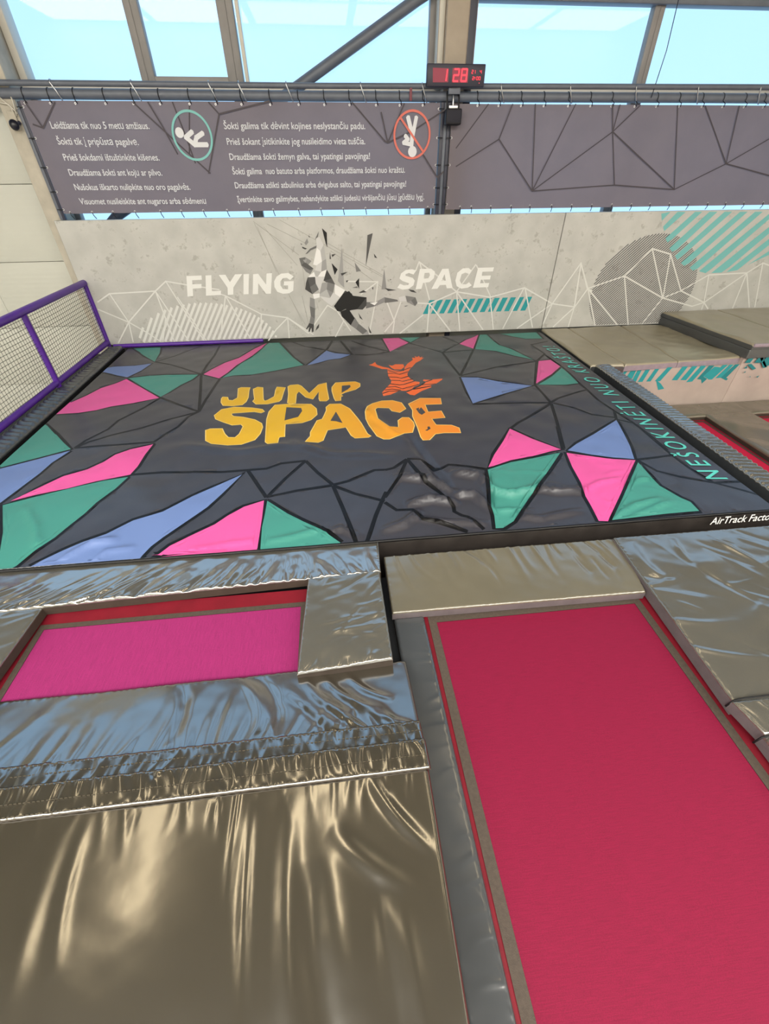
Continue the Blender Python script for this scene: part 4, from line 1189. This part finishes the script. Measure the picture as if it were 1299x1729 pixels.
for a in (('1', 405, 252, 90, 178, 25, .021), ('2', 608, 247, 75, 190, 22, .021), ('8', 728, 247, 80, 190, 22, .021), ('2', 898, 265, 22, 52, 4, .007), ('1', 930, 265, 22, 52, 4, .007),
          ('4', 1028, 265, 22, 52, 4, .007), ('2', 908, 368, 24, 48, 4, .007), ('0', 972, 368, 22, 48, 4, .007), ('0', 1008, 368, 22, 48, 4, .007)):
    mb = MB(); digit(mb, *a); mb.build('digit', ck)
mb = MB()
for pt in ((952, 378), (950, 402), (1015, 467)): disc(mb, ckp([pt], .008)[0], .006, LED, 8.842, 8)
tag(mb.build('dots', ck), kind='stuff')
# little camera on the corner column
wc = thing('wall_camera', (-4.52, 9.0, 3.05), 'small black round camera on a beige plate with cables, on the corner column', 'camera')
mb = MB(); mb.box((-4.52, 9.01, 3.09), (-4.42, 9.05, 3.30), COLCONC); mb.build('plate', wc, bevel=.006)
cpos = gy(24, 211, 8.96)
bm = bmesh.new(); bmesh.ops.create_uvsphere(bm, u_segments=16, v_segments=10, radius=.062, matrix=Matrix.Translation(Vector(cpos)) @ Matrix.Diagonal((1, .9, 1.05, 1)))
me = bpy.data.meshes.new('camera_head'); bm.to_mesh(me); bm.free(); me.materials.append(mat('camera_black', lin((24, 26, 38)), .3, .5)); me.polygons.foreach_set('use_smooth', [True] * len(me.polygons)); put('camera_head', me, wc)
mb = MB(); mb.tube([cpos, (cpos[0] + .06, 9.03, cpos[2] + .03)], .022, STEEL_DARK, 8)
mb.build('arm', wc, smooth='auto')
mb = MB()
for pts in ([(26, 198), (18, 180), (8, 172), (0, 165)], [(28, 196), (22, 172), (16, 158)], [(30, 192), (14, 176), (-2, 173)]): mb.tube([gy(x, y, 9.02) for x, y in pts], .009, FRAME_PALE, 6)
mb.build('cable', wc, smooth=True)
hc = MB(); hc.tube([gy(1147, -4, 8.98), gy(1126, 85, 8.98), gy(1100, 165, 8.98)], .006, STEEL_DARK, 6)
tag(hc.build('hanging_cable', smooth=True), 'thin cable hanging in front of the right window down to the pipes', 'cable')
fx = gy(694, 158, 8.98)
mb = MB(); mb.box((fx[0] - .02, 8.975, fx[2] - .08), (fx[0] + .02, 8.995, fx[2] + .08), mat('faint_red_tag', lin((120, 70, 80)), .6, .3))
tag(mb.build('pipe_tag', bevel=.004), 'tiny faded red tag on the pipe above the struck-out ring', 'tag')

# ================================================================== GUARD RAIL
PUR = noisy(mat('purple_padded_vinyl', lin((78, 34, 140)), .35, .5), 6, .12, .08, 40)
RX = -4.36
gr = thing('guard_rail', (RX, 7, 0), 'purple padded guard rail with black netting left of the airbag', 'railing')
RY0, RY1 = 2.2, 9.0
mb = MB()
mb.tube([(RX, RY0, 1.075), (RX, 4.6, 1.07), (RX, 6.9, 1.075), (RX, RY1 - .06, 1.075), (RX, RY1 - .01, 1.06)], .052, PUR, 16); mb.build('top_rail', gr, smooth='auto')
for a, b in ((2.2, 4.48), (4.5, 6.93), (6.97, 9.0)):
    mb = MB(); mb.tube([(RX, a, .055), (RX, (a + b) / 2, .055), (RX, b, .055)], .045, PUR, 14); mb.build('bottom_rail', gr, smooth='auto')
for y in (8.955, 6.95, 4.49, 2.22):
    mb = MB(); mb.tube([(RX, y, -.02), (RX, y, .5), (RX, y, 1.06)], .042, PUR, 14); mb.build('post', gr, smooth='auto')
NETM = mat('black_net_cord', lin((22, 22, 24)), .7, .2)
mb = MB()
for y in np.arange(RY0, RY1, .062):
    y2 = y; mb.tube([(RX + .004 * math.sin(9 * y), y2, .06), (RX + .012 * math.sin(5 * y), y2 + .01, .55), (RX, y2, 1.06)], .0028, NETM, 4, cap=False)
for z in np.arange(.1, 1.05, .056):
    mb.tube([(RX + .008 * math.sin(4 * y + z * 9), y, z + .008 * math.sin(2.4 * y)) for y in np.linspace(RY0, RY1, 24)], .0028, NETM, 4, cap=False)
tag(mb.build('netting', gr), kind='stuff')
mb = MB(); pa, pb = gy(192, 583, 8.88), gy(445, 577, 8.88)
mb.tube([(pa[0], 8.88, .0), (pb[0], 8.88, .0)], .035, PUR, 14)
tag(mb.build('purple_padded_pipe', smooth='auto'), 'short purple padded pipe lying along the foot of the concrete-print wall', 'pipe')

# ribbed strip pads beside the airbag
_rs = sines(11, 8, .12, .5, .003)


def ribs(seed, lam, amp, lean=0.0):
    s1 = sines(seed, 5, .3, 1.4, .8)
    return lambda x, y: (amp * np.sin(2 * math.pi * (y + lean * x) / lam + s1(x * .12, y)) + amp * .3 * np.sin(2 * math.pi * (y - .35 * lean * x) / (lam * .53) + s1(x * .1, y + 3))) * (1 + .4 * np.sin(2.3 * y)) + _rs(x, y) * .15


o = cushion('edge_pad', [(-4.33, 2.1), (-4.02, 2.1), (-4.06, 8.86), (-4.33, 8.86)], 0.012, .14, .05, .018, VIN_DARK, BLACK, None, ribs(5, .105, .007, .3))
tag(o, 'long charcoal ribbed pad running under the purple guard rail', 'pad')
box('trim_9', (-4.6, 2.0, -1.9), (-4.03, 8.87, -.128), GAPM)['kind'] = 'structure'
SHINY = vinyl('silver_grey_vinyl', (80, 78, 72), .15, .05, 20, .06, 3.4)
o = cushion('edge_pad', [(4.345, 2.4), (4.60, 2.4), (4.60, 6.80), (4.345, 6.80)], 0.005, .16, .03, .014, SHINY, VIN_DARK, None, ribs(8, .075, .0055, .2), 0, 0, .7)
tag(o, 'long shiny puckered pad along the right edge of the airbag', 'pad')
box('trim_10', (4.34, 2.6, -1.9), (4.58, 6.78, -.155), GAPM)['kind'] = 'structure'

# ================================================================== RAISED MATS (right)
_mw = sines(21, 9, .25, 1.2, .004)


def mat_h(fs): return lambda x, y: _mw(x, y) + fold_sum(fs, x, y)


def rfolds(n, x0, x1, y0, y1, ang, spread, L, w, a):
    out = []
    for _ in range(n):
        x, y = rng.uniform(x0, x1), rng.uniform(y0, y1); t = math.radians(ang + rng.normal(0, spread)); l = L * rng.uniform(.5, 1.3)
        out.append((x, y, x + l * math.cos(t), y + l * math.sin(t), w * rng.uniform(.6, 1.5), a * rng.uniform(-1, 1), rng.uniform(-.06, .06), False))
    return out


def lipped(name, quad, z, th, label, group=None, fs=()):
    o_ = cushion(name, quad, z, th, .03, .03, VIN_BEIGE, LIP, None, mat_h(list(fs)))
    return tag(o_, label, 'mat', group)


o = cushion('edge_pad', [(4.27, 6.80), (4.84, 6.73), (4.84, 8.93), (4.26, 8.93)], 0.0, .16, .035, .03, VIN_BEIGE, VIN_DARK, None, mat_h([]))
tag(o, 'short beige pad between the far end of the airbag and the raised mats', 'pad')
lipped('crash_mat', [(4.85, 6.74), (5.85, 6.80), (6.0, 8.93), (4.85, 8.93)], 0.0, .12, 'beige floor mat below the hatched circle, nearer the airbag', None, rfolds(14, 4.9, 5.7, 7, 8.6, 20, 25, .7, .03, .006))
lipped('crash_mat', [(5.86, 6.80), (7.08, 6.86), (7.08, 8.93), (6.01, 8.93)], 0.0, .12, 'beige floor mat pushed against the dark step', None, rfolds(20, 6, 6.9, 7, 8.6, 10, 20, .7, .03, .007))
st = thing('step_mat', (8.0, 7.8, 0), 'thick upper step mat with a dark folded side, above the beige floor mats', 'mat')
def st_edge(y): return 7.02 - .16 * (y - 6.72) / 2.2
stq = [(7.05, 6.72), (8.05, 6.76), (8.05, 8.93), (6.84, 8.93)]
st_top = cushion('upper_cushion', stq, .262, .10, .035, .03, VIN_BEIGE, VIN_DARK, st, mat_h([]))
cushion('lower_cushion', [(7.055, 6.74), (8.04, 6.77), (8.04, 8.92), (6.85, 8.92)], .168, .165, .03, .05, VIN_DARK, VIN_DARK, st, None)
mb = MB(); mb.box((7.06, 6.705, .20), (12, 6.735, .26), LIP); mb.build('front_lip', st, bevel=.012)
o = cushion('crash_mat', [(8.06, 6.76), (12, 6.76), (12, 8.93), (8.06, 8.93)], .262, .26, .03, .05, VIN_BEIGE, LIP, None, mat_h([]))
tag(o, 'upper beige mat at the right frame edge behind the step mat', 'mat')
# printed front of the platform
PINKC = noisy(mat('rosy_concrete_print', lin((164, 150, 143)), .6, .3), 2.2, .1, 0, 60, detail=8)
pf = thing('platform', (7.5, 7.8, -1.9), 'raised platform with rosy concrete-print front and teal bars under the beige mats', 'platform')
PY = 6.79
mb = MB(); mb.box((4.62, PY, -1.9), (7.07, 8.9, -.122), PINKC); mb.build('front_panel', pf, bevel=.006)
mb = MB(); mb.box((7.075, PY, -1.9), (12, 8.9, -.002), PINKC); mb.build('front_panel', pf, bevel=.006)
mb = MB(); mb.box((7.10, PY - .03, -.0), (8.05, PY - .002, .165), PINKC); mb.build('front_panel', st, bevel=.004)
mb = MB()
TEAL_D = mat('deep_teal_ink', lin((34, 118, 124)), .6, .3)
for pts in [[(180, 460), (200, 448), (212, 452), (190, 470)], [(215, 490), (250, 450), (270, 448), (235, 500)], [(245, 515), (295, 447), (330, 446), (295, 520)], [(290, 540), (340, 446), (370, 445), (320, 545)],
            [(335, 543), (400, 443), (432, 442), (370, 542)], [(397, 540), (468, 440), (500, 438), (430, 538)], [(460, 537), (555, 436), (592, 434), (500, 537)], [(468, 525), (505, 555), (530, 592), (485, 602)],
            [(585, 530), (665, 430), (705, 428), (625, 530)], [(648, 528), (735, 428), (775, 426), (690, 530)], [(690, 545), (800, 424), (840, 423), (735, 540)], [(770, 522), (860, 422), (900, 422), (820, 505), (845, 520), (805, 555), (800, 525)],
            [(815, 500), (900, 430), (945, 436), (860, 525)], [(850, 525), (960, 418), (1000, 416), (880, 525)], [(905, 515), (1010, 416), (1040, 415), (950, 512)], [(945, 512), (1050, 414), (1085, 412), (985, 512), (998, 520), (985, 532)]]:
    mb = MB(); mb.poly([[gy(x, y, PY - .0015 - ink_step()) for x, y in P_(pts)]], TEAL_INK if len(pts) < 5 else TEAL_D); mb.build('teal_bar', pf)
for pts in [[(1110, 398), (1200, 300), (1235, 298), (1150, 398)], [(1180, 398), (1270, 298), (1310, 296), (1225, 398)], [(1220, 350), (1240, 345), (1275, 430), (1245, 435)], [(1240, 395), (1299, 320), (1299, 410), (1260, 430)],
            [(1130, 410), (1160, 405), (1195, 440), (1170, 450)], [(1105, 440), (1125, 420), (1130, 438)], [(1100, 470), (1120, 458), (1115, 470)], [(1145, 500), (1155, 495), (1152, 505)], [(1195, 500), (1220, 490), (1205, 507)]]:
    q = [gy(x, y, PY - .0345) for x, y in P_(pts)]
    if min(p[2] for p in q) < -.005: q = [gy(x, y, PY - .0015) for x, y in P_(pts)]; q = [(p[0], PY - .032, p[2]) for p in q]
    mb = MB(); mb.poly([q], TEAL_D); mb.build('teal_bar', st if max(p[2] for p in q) > .0 else pf)

# low trampolines right of the shiny pad
LZ = -.80


def rect(x0, y0, x1, y1): return [(x0, y0), (x1, y0), (x1, y1), (x0, y1)]


o = cushion('edge_pad', rect(4.9, 6.28, 12, 6.77), LZ, .12, .04, .03, VIN_MATTE, SIDE_BROWN, None, mat_h(rfolds(30, 5.2, 9, 6.3, 6.6, 90, 20, .3, .02, .006)))
tag(o, 'olive pad lying along the foot of the platform', 'pad')
o = cushion('edge_pad', [(6.38, 1.5), (7.25, 1.5), (7.25, 6.32), (6.38, 6.32)], LZ + .01, .12, .04, .03, VIN_MATTE, SIDE_BROWN, None, mat_h(rfolds(20, 6.4, 7.1, 2, 6, 0, 20, .5, .02, .005)))
tag(o, 'olive pad between the two low red trampolines', 'pad')


def trampoline(name, x0, y0, x1, y1, z, bed, label, margin=.07, web=.045, bounds=None):
    """bounds: outer edge of the spring cover"""
    o_ = thing(name, ((x0 + x1) / 2, (y0 + y1) / 2, -1.9), label, 'trampoline')
    bx0, by0, bx1, by1 = bounds or (x0 - margin, y0 - margin, x1 + margin, y1 + margin)
    nx, ny = 40, 60
    X, Y = np.meshgrid(np.linspace(x0, x1, nx), np.linspace(y0, y1, ny))
    u, v = (X - x0) / (x1 - x0), (Y - y0) / (y1 - y0)
    grid_mesh('bed', X, Y, z - .02 * (1 - (2 * u - 1) ** 2) * (1 - (2 * v - 1) ** 2), bed, o_)
    mb_ = MB()
    def frame(a, b, m, zz, zo):
        (a0, c0_, a1, c1), (b0, d0, b1, d1) = a, b
        v_ = [(a0, c0_, zz), (a1, c0_, zz), (a1, c1, zz), (a0, c1, zz), (b0, d0, zo), (b1, d0, zo), (b1, d1, zo), (b0, d1, zo)]
        mb_.add(v_, [(0, 4, 5, 1)[::-1], (1, 5, 6, 2)[::-1], (2, 6, 7, 3)[::-1], (3, 7, 4, 0)[::-1]], m)
    frame((x0, y0, x1, y1), (x0 - web, y0 - web, x1 + web, y1 + web), WEBBING, z + .003, z + .003)
    mb_.build('webbing_border', o_)
    mb_ = MB()
    frame((x0 - web * .8, y0 - web * .8, x1 + web * .8, y1 + web * .8), (bx0, by0, bx1, by1), RED_COVER, z - .004, z + .012)
    mb_.build('spring_cover', o_)
    legs = MB()
    for px, py in ((bx0, by0), (bx1, by0), (bx1, by1), (bx0, by1)):
        legs.box((px - .03, py - .03, -1.9), (px + .03, py + .03, z - .01), GAPM)
    for a, b in (((bx0, by0), (bx1, by0)), ((bx1, by0), (bx1, by1)), ((bx1, by1), (bx0, by1)), ((bx0, by1), (bx0, by0))):
        legs.tube([(a[0], a[1], z - .05), (b[0], b[1], z - .05)], .025, GAPM, 8)
    legs.build('steel_frame', o_)
    return o_


LOW_BED = weave('brightened_crimson_mesh', (176, 22, 58))  # same crimson mesh, colour brightened to offset the shade in the pit
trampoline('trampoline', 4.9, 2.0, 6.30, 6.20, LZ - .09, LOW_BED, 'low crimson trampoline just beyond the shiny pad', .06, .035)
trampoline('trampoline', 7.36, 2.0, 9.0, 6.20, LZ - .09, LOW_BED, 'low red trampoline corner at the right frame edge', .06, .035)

# ================================================================== FOREGROUND: LEFT TRAMPOLINE
_fw = sines(31, 10, .10, .55, .0014)
_fw2 = sines(37, 8, .4, 1.4, .006)


def seam_folds(n, x0, x1, y, sgn, lean, L, w, a, seed):
    g_ = np.random.default_rng(seed); out = []
    for x in np.linspace(x0, x1, n):
        x = x + g_.uniform(-.4, .4) * (x1 - x0) / n; l = L * g_.uniform(.5, 1.25)
        ln = (lean(x) if callable(lean) else lean) + g_.normal(0, .15)
        out.append((x, y, x + ln * l, y + sgn * l, w * g_.uniform(.6, 1.6), a * g_.uniform(.4, 1.2) * (1 if g_.random() > .25 else -1), g_.uniform(-.12, .12), True))
    return out


zl = -.115
a_, b_2 = gz(75, 1052, zl), gz(515, 1020, zl)
lt = trampoline('trampoline', a_[0] + .03, 0.9, b_2[0] - .03, (a_[1] + b_2[1]) / 2 - .045, zl, PINK_BED, 'pink trampoline bed in the left foreground', bounds=(-2.52, .8, -.34, 2.42))
fs = seam_folds(64, -3.1, .2, 2.42, 1, lambda x: .9 * min(1, max(-1, -(x + .6) / 1.5)) + (0 if x > -.9 else .2), .40, .024, .0125, 4)
o = cushion('trampoline_pad', [(-3.3, 2.35), (.225, 2.46), (.238, 2.855), (-3.3, 2.87)], 0.0, .09, .016, .011, SHINY, SIDE_BROWN, None, lambda x, y: _fw(x, y) + fold_sum(fs, x, y) - .10 * (y - 2.42))
tag(o, 'shiny crumpled silver-grey pad between the pink trampoline and the airbag', 'pad')
fs2 = rfolds(34, -.35, .15, 1.65, 2.4, 20, 18, .35, .014, .005) + seam_folds(14, -.4, .2, 1.62, 1, .2, .16, .012, .006, 6)
o = cushion('trampoline_pad', [(-.425, 1.60), (.225, 1.64), (.215, 2.48), (-.375, 2.45)], -.006, .085, .016, .011, VIN2, SIDE_BROWN, None, lambda x, y: _fw(x, y) * .8 + fold_sum(fs2, x, y))
tag(o, 'grey pad on the right side of the pink trampoline', 'pad')
fs3 = rfolds(24, -3, -2.5, 1.2, 2.3, 40, 20, .3, .014, .004)
o = cushion('trampoline_pad', [(-3.2, .9), (-2.50, .9), (-2.40, 2.38), (-3.2, 2.38)], -.006, .085, .016, .014, VIN2, SIDE_BROWN, None, lambda x, y: _fw(x, y) * .6 + fold_sum(fs3, x, y))
tag(o, 'grey pad on the left side of the pink trampoline, at the frame edge', 'pad')

# near sloping pad with two stitched bands, and the big pad before it
YF, YB1, YB2, YB3 = 1.675, 1.170, 1.046, .892
NZ = .10                                         # crest of the near pad above the trampoline pads


def near_z(y):
    y = np.asarray(y, float)
    return NZ - .08 * np.clip(y - YB3, 0, YB2 - YB3) - .20 * np.clip(y - YB2, 0, YB1 - YB2) - .31 * np.clip(y - YB1, 0, None)


def xr(y): return np.interp(y, [-.6, 0., .89, 1.2, 1.675], [.310, .312, .325, .322, .322])


def sheet(name, xl, y0, y1, zoff, hf, m, par, step=.011, hang=.0, th=.02, side=None):
    """soft sheet following the near pad, ends on the right at its edge"""
    ny = max(4, int((y1 - y0) / step)); y = np.linspace(y0, y1, ny)
    nx = int((.33 - xl) / step); u = np.linspace(0, 1, nx)
    Y = np.repeat(y[:, None], nx, 1); X = xl + (xr(Y) + hang - xl) * u[None, :]
    ed = np.clip((xr(Y) + hang - X) / .02, 0, 1); ey = np.clip(np.minimum(Y - y0, y1 - Y) / .005, 0, 1)
    Z = near_z(Y) + zoff + hf(X, Y) * (.2 + .8 * np.minimum(ed, 1)) - (1 - np.sqrt(1 - (1 - ed) ** 2)) * .018 - (1 - np.sqrt(1 - (1 - ey) ** 2)) * min(th, .005)
    sp_ = X + .3 * Y; dm = np.minimum(Y - y0, y1 - Y)
    Z = Z + .0022 * np.sin(2 * math.pi * sp_ / .05 + 2.2 * np.sin(sp_ * 29) + 1.5 * np.sin(sp_ * 7.7)) * np.exp(-(dm / .02) ** 2)
    Xp, Yp, Zp = (np.pad(q, 1, mode='edge') for q in (X, Y, Z))
    for sl in (np.s_[0, :], np.s_[-1, :], np.s_[:, 0], np.s_[:, -1]): Zp[sl] -= th
    r_, c_ = Xp.shape
    return grid_mesh(name, Xp, Yp, Zp, m, par, (side or m,), lambda rr_, cc: ((rr_ == 0) | (cc == 0) | (rr_ == r_ - 2) | (cc == c_ - 2)).astype(int))


np_ = thing('front_pad', (-1.3, 1.2, -.12), 'shiny sloping pad flap with two stitched bands in the left foreground', 'pad')
nf = seam_folds(30, -2.4, -.1, YB1, 1, .05, .5, .030, .008, 9) + seam_folds(9, -.25, .25, YB1, 1, -.9, .5, .028, .010, 10)
nf += [(-1.12, 1.2, -1.2, 1.66, .03, -.012, .1, False), (-.62, 1.2, -.82, 1.66, .035, .016, .12, False), (-.5, 1.18, -.7, 1.66, .03, -.014, .1, False), (-.05, 1.25, -.40, 1.66, .03, .014, -.1, False),
       (.10, 1.28, -.26, 1.62, .025, .012, -.1, False), (.2, 1.35, -.12, 1.63, .025, .012, -.1, False)]
sheet('flap', -2.6, YB2, YF, .0, lambda x, y: _fw(x, y) * .35 + _fw2(x, y) * .5 + fold_sum(nf, x, y), VIN, np_, th=.05, side=SIDE_BROWN)
bf1 = seam_folds(60, -2.4, .33, YB1, -1, .25, .15, .016, .0060, 12) + seam_folds(50, -2.4, .33, YB2, 1, .2, .13, .015, .005, 13)
sheet('stitched_band', -2.6, YB2 - .012, YB1, .014, lambda x, y: _fw(x, y) * .4 + fold_sum(bf1, x, y), VIN, np_, .008, .004, .012, SIDE_BROWN)
bf2 = seam_folds(54, -2.4, .33, YB2, -1, .2, .2, .015, .0065, 14)
sheet('stitched_band', -2.6, YB3, YB2 + .006, .024, lambda x, y: _fw(x, y) * .4 + fold_sum(bf2, x, y), VIN, np_, .008, .01, .014, SIDE_BROWN)
mb = MB()
THR = mat('taupe_thread', lin((72, 66, 54)), .6, .3)
for yy_, zo in ((YB1 - .012, .018), (YB1 - .065, .017), (YB2 - .004, .027), (YB2 - .085, .029), (YB3 + .012, .027)):
    for x in np.arange(-2.4, .32, .022):
        z_ = float(near_z(np.array(yy_))) + zo
        mb.box((x, yy_ - .0016, z_ - .002), (x + .014, yy_ + .0016, z_ + .0012), THR)
tag(mb.build('stitching', np_), kind='stuff')
big = [(-.22, .84, .02, -.2, .10, .009, .05, False), (-.02, .94, .29, .53, .030, .012, .05, False), (-.2, .69, .15, .43, .04, .010, .05, False), (-.60, .88, -.54, .1, .026, -.006, .02, False), (-.67, .89, -.64, .34, .014, .005, .03, True), (-.77, .89, -.73, .69, .013, .005, 0, True),
       (-1.40, .89, -1.3, .3, .03, .004, .05, False), (-1.5, .9, -1.38, -.1, .06, .006, .04, False), (-.40, .86, -.29, -.2, .05, .009, .04, False), (-.29, .58, -.12, -.3, .05, -.010, .04, False), (.1, .38, .19, -.3, .04, .009, .0, False), (.0, .48, .08, -.4, .03, -.008, .0, False)]
big += seam_folds(22, -2.2, .25, .895, -1, .12, .20, .013, .003, 15)
bp_h = lambda x, y: fold_sum(big, x, y) + _fw2(x, y) * .2 + _fw(x, y) * .2
o = sheet('front_pad', -2.6, -.75, YB3 + .05, .0, bp_h, VIN, None, .014, .0, .22, SIDE_BROWN)
tag(o, 'large olive-grey vinyl pad filling the bottom left, tucked under the stitched bands', 'pad')
box('trim_11', (-2.55, -.7, -.24), (.28, 1.0, -.13), GAPM)['kind'] = 'structure'

# ================================================================== FOREGROUND: RIGHT TRAMPOLINE
zr, zm = -.10, -.205


def q2(*pts, z=zr): return [tuple(gz(x, y, z)[:2]) for x, y in pts]


m0, m1 = gz(735, 1045, zm), gz(1073, 1015, zm)
e0 = gz(905, 1729, zm)
rt_ = trampoline('trampoline', m0[0] + .005, -.9, m1[0] - .02, (m0[1] + m1[1]) / 2 - .03, zm, RED_BED, 'large crimson trampoline bed filling the right foreground', web=.062, bounds=(.45, -1.0, m1[0] + .12, m1[1] + .10))
(sl0, sl1) = q2((663, 1030), (714, 1030), z=zr - .07)
sf = seam_folds(22, 0, 1, 0, 1, 0, .1, .01, .003, 16)
sf = []
g_ = np.random.default_rng(17)
for y in np.linspace(-.3, 2.0, 22):
    y = y + g_.uniform(-.04, .04); sf.append((sl1[0] + .01, y, sl1[0] - .2 * g_.uniform(.5, 1.1), y + g_.uniform(-.06, .03), .012, .004 * g_.uniform(.4, 1.3), g_.uniform(-.1, .1), True))
o = cushion('trampoline_pad', [(sl0[0] + .06, -1.0), (sl1[0] + .012, -1.0), (sl1[0], 2.10), (sl0[0], 2.10)], zr - .07, .08, .022, .012, VIN_STRIP, SIDE_BROWN, None, lambda x, y: _fw(x, y) * .35 + fold_sum(sf, x, y))
tag(o, 'narrow grey pad in the gap between the big front pad and the crimson trampoline', 'pad')
fq = q2((706, 1031), (1092, 999), (1046, 908), (648, 939))
fq[0] = (fq[3][0] + .0, fq[0][1])
ff = seam_folds(17, fq[0][0] + .1, fq[1][0], fq[3][1], -1, .15, .44, .022, .011, 18) + rfolds(5, fq[1][0] - .35, fq[1][0] - .1, fq[0][1] + .1, fq[3][1] - .2, 95, 10, .3, .012, .012)
o = cushion('trampoline_pad', fq, zr, .085, .016, .012, VIN_MATTE, SIDE, None, lambda x, y: _fw(x, y) * .35 + fold_sum(ff, x, y))
tag(o, 'olive pad between the crimson trampoline and the airbag skirt', 'pad')
zb = zr + .035
pq = q2((1099, 1012), (1243, 1190), z=zb)
fa = q2((1036, 907), (1299, 887), z=zb)
dx = (pq[1][0] - pq[0][0]) / (pq[1][1] - pq[0][1])
rq = [(pq[1][0] + .0, pq[1][1] - .01), (4.3, pq[1][1] - .01), (4.3, fa[1][1]), (fa[0][0] - .0, fa[0][1])]
rf = [(2.55, 2.62, 2.60, 2.1, .05, .014, .15, False), (2.95, 2.62, 2.9, 2.3, .03, .014, .05, False), (3.3, 2.6, 3.5, 2.2, .03, .012, 0, False), (2.75, 2.2, 3.2, 2.35, .08, .014, 0, False), (2.3, 1.78, 2.9, 1.7, .025, .010, .05, True), (2.3, 1.55, 3.1, 1.35, .02, .009, .05, True),
      (2.35, 2.1, 2.8, 2.2, .02, .007, .05, True), (2.7, 1.6, 3.6, 1.9, .08, .012, 0, False), (3.0, 1.3, 3.6, 1.5, .07, .012, 0, False)] + rfolds(40, 2.4, 4.0, 1.2, 2.5, 150, 30, .4, .02, .006)
o = cushion('trampoline_pad', rq, zb, .11, .016, .012, VIN2, SIDE, None, lambda x, y: _fw(x, y) * .5 + _fw2(x, y) * .3 + fold_sum(rf, x, y))
tag(o, 'wide glossy grey pad on the right side of the crimson trampoline', 'pad')
yb_ = pq[1][1] - .01
ro = thing('front_pad', (3.3, yb_ - .5, -.2), 'grey pad with a dark-piped strap flap at the right frame edge', 'pad')
bf3 = seam_folds(20, pq[1][0] + .02, 4.2, yb_, -1, .1, .2, .014, .007, 20)
bx = pq[1][0]
cushion('strap_band', [(bx + .03, yb_ - .19), (4.3, yb_ - .19), (4.3, yb_ + .03), (bx - .012, yb_ + .03)], zb + .018, .10, .02, .01, VIN2, SIDE, ro, lambda x, y: _fw(x, y) * .7 + fold_sum(bf3, x, y))
cushion('pad_body', [(bx + .02, -.9), (4.3, -.9), (4.3, yb_ - .17), (bx + .03, yb_ - .17)], zb, .11, .028, .016, VIN2, SIDE, ro, lambda x, y: _fw(x, y) + _fw2(x, y))
mb = MB()
for y in (yb_ + .034, yb_ - .194):
    mb.tube([(bx - .02, y, zb - .06), (bx + .0, y, zb + .006), (bx + .06, y, zb + .022), (4.25, y, zb + .022)], .006, BLACK, 6)
mb.build('piping', ro, smooth=True)
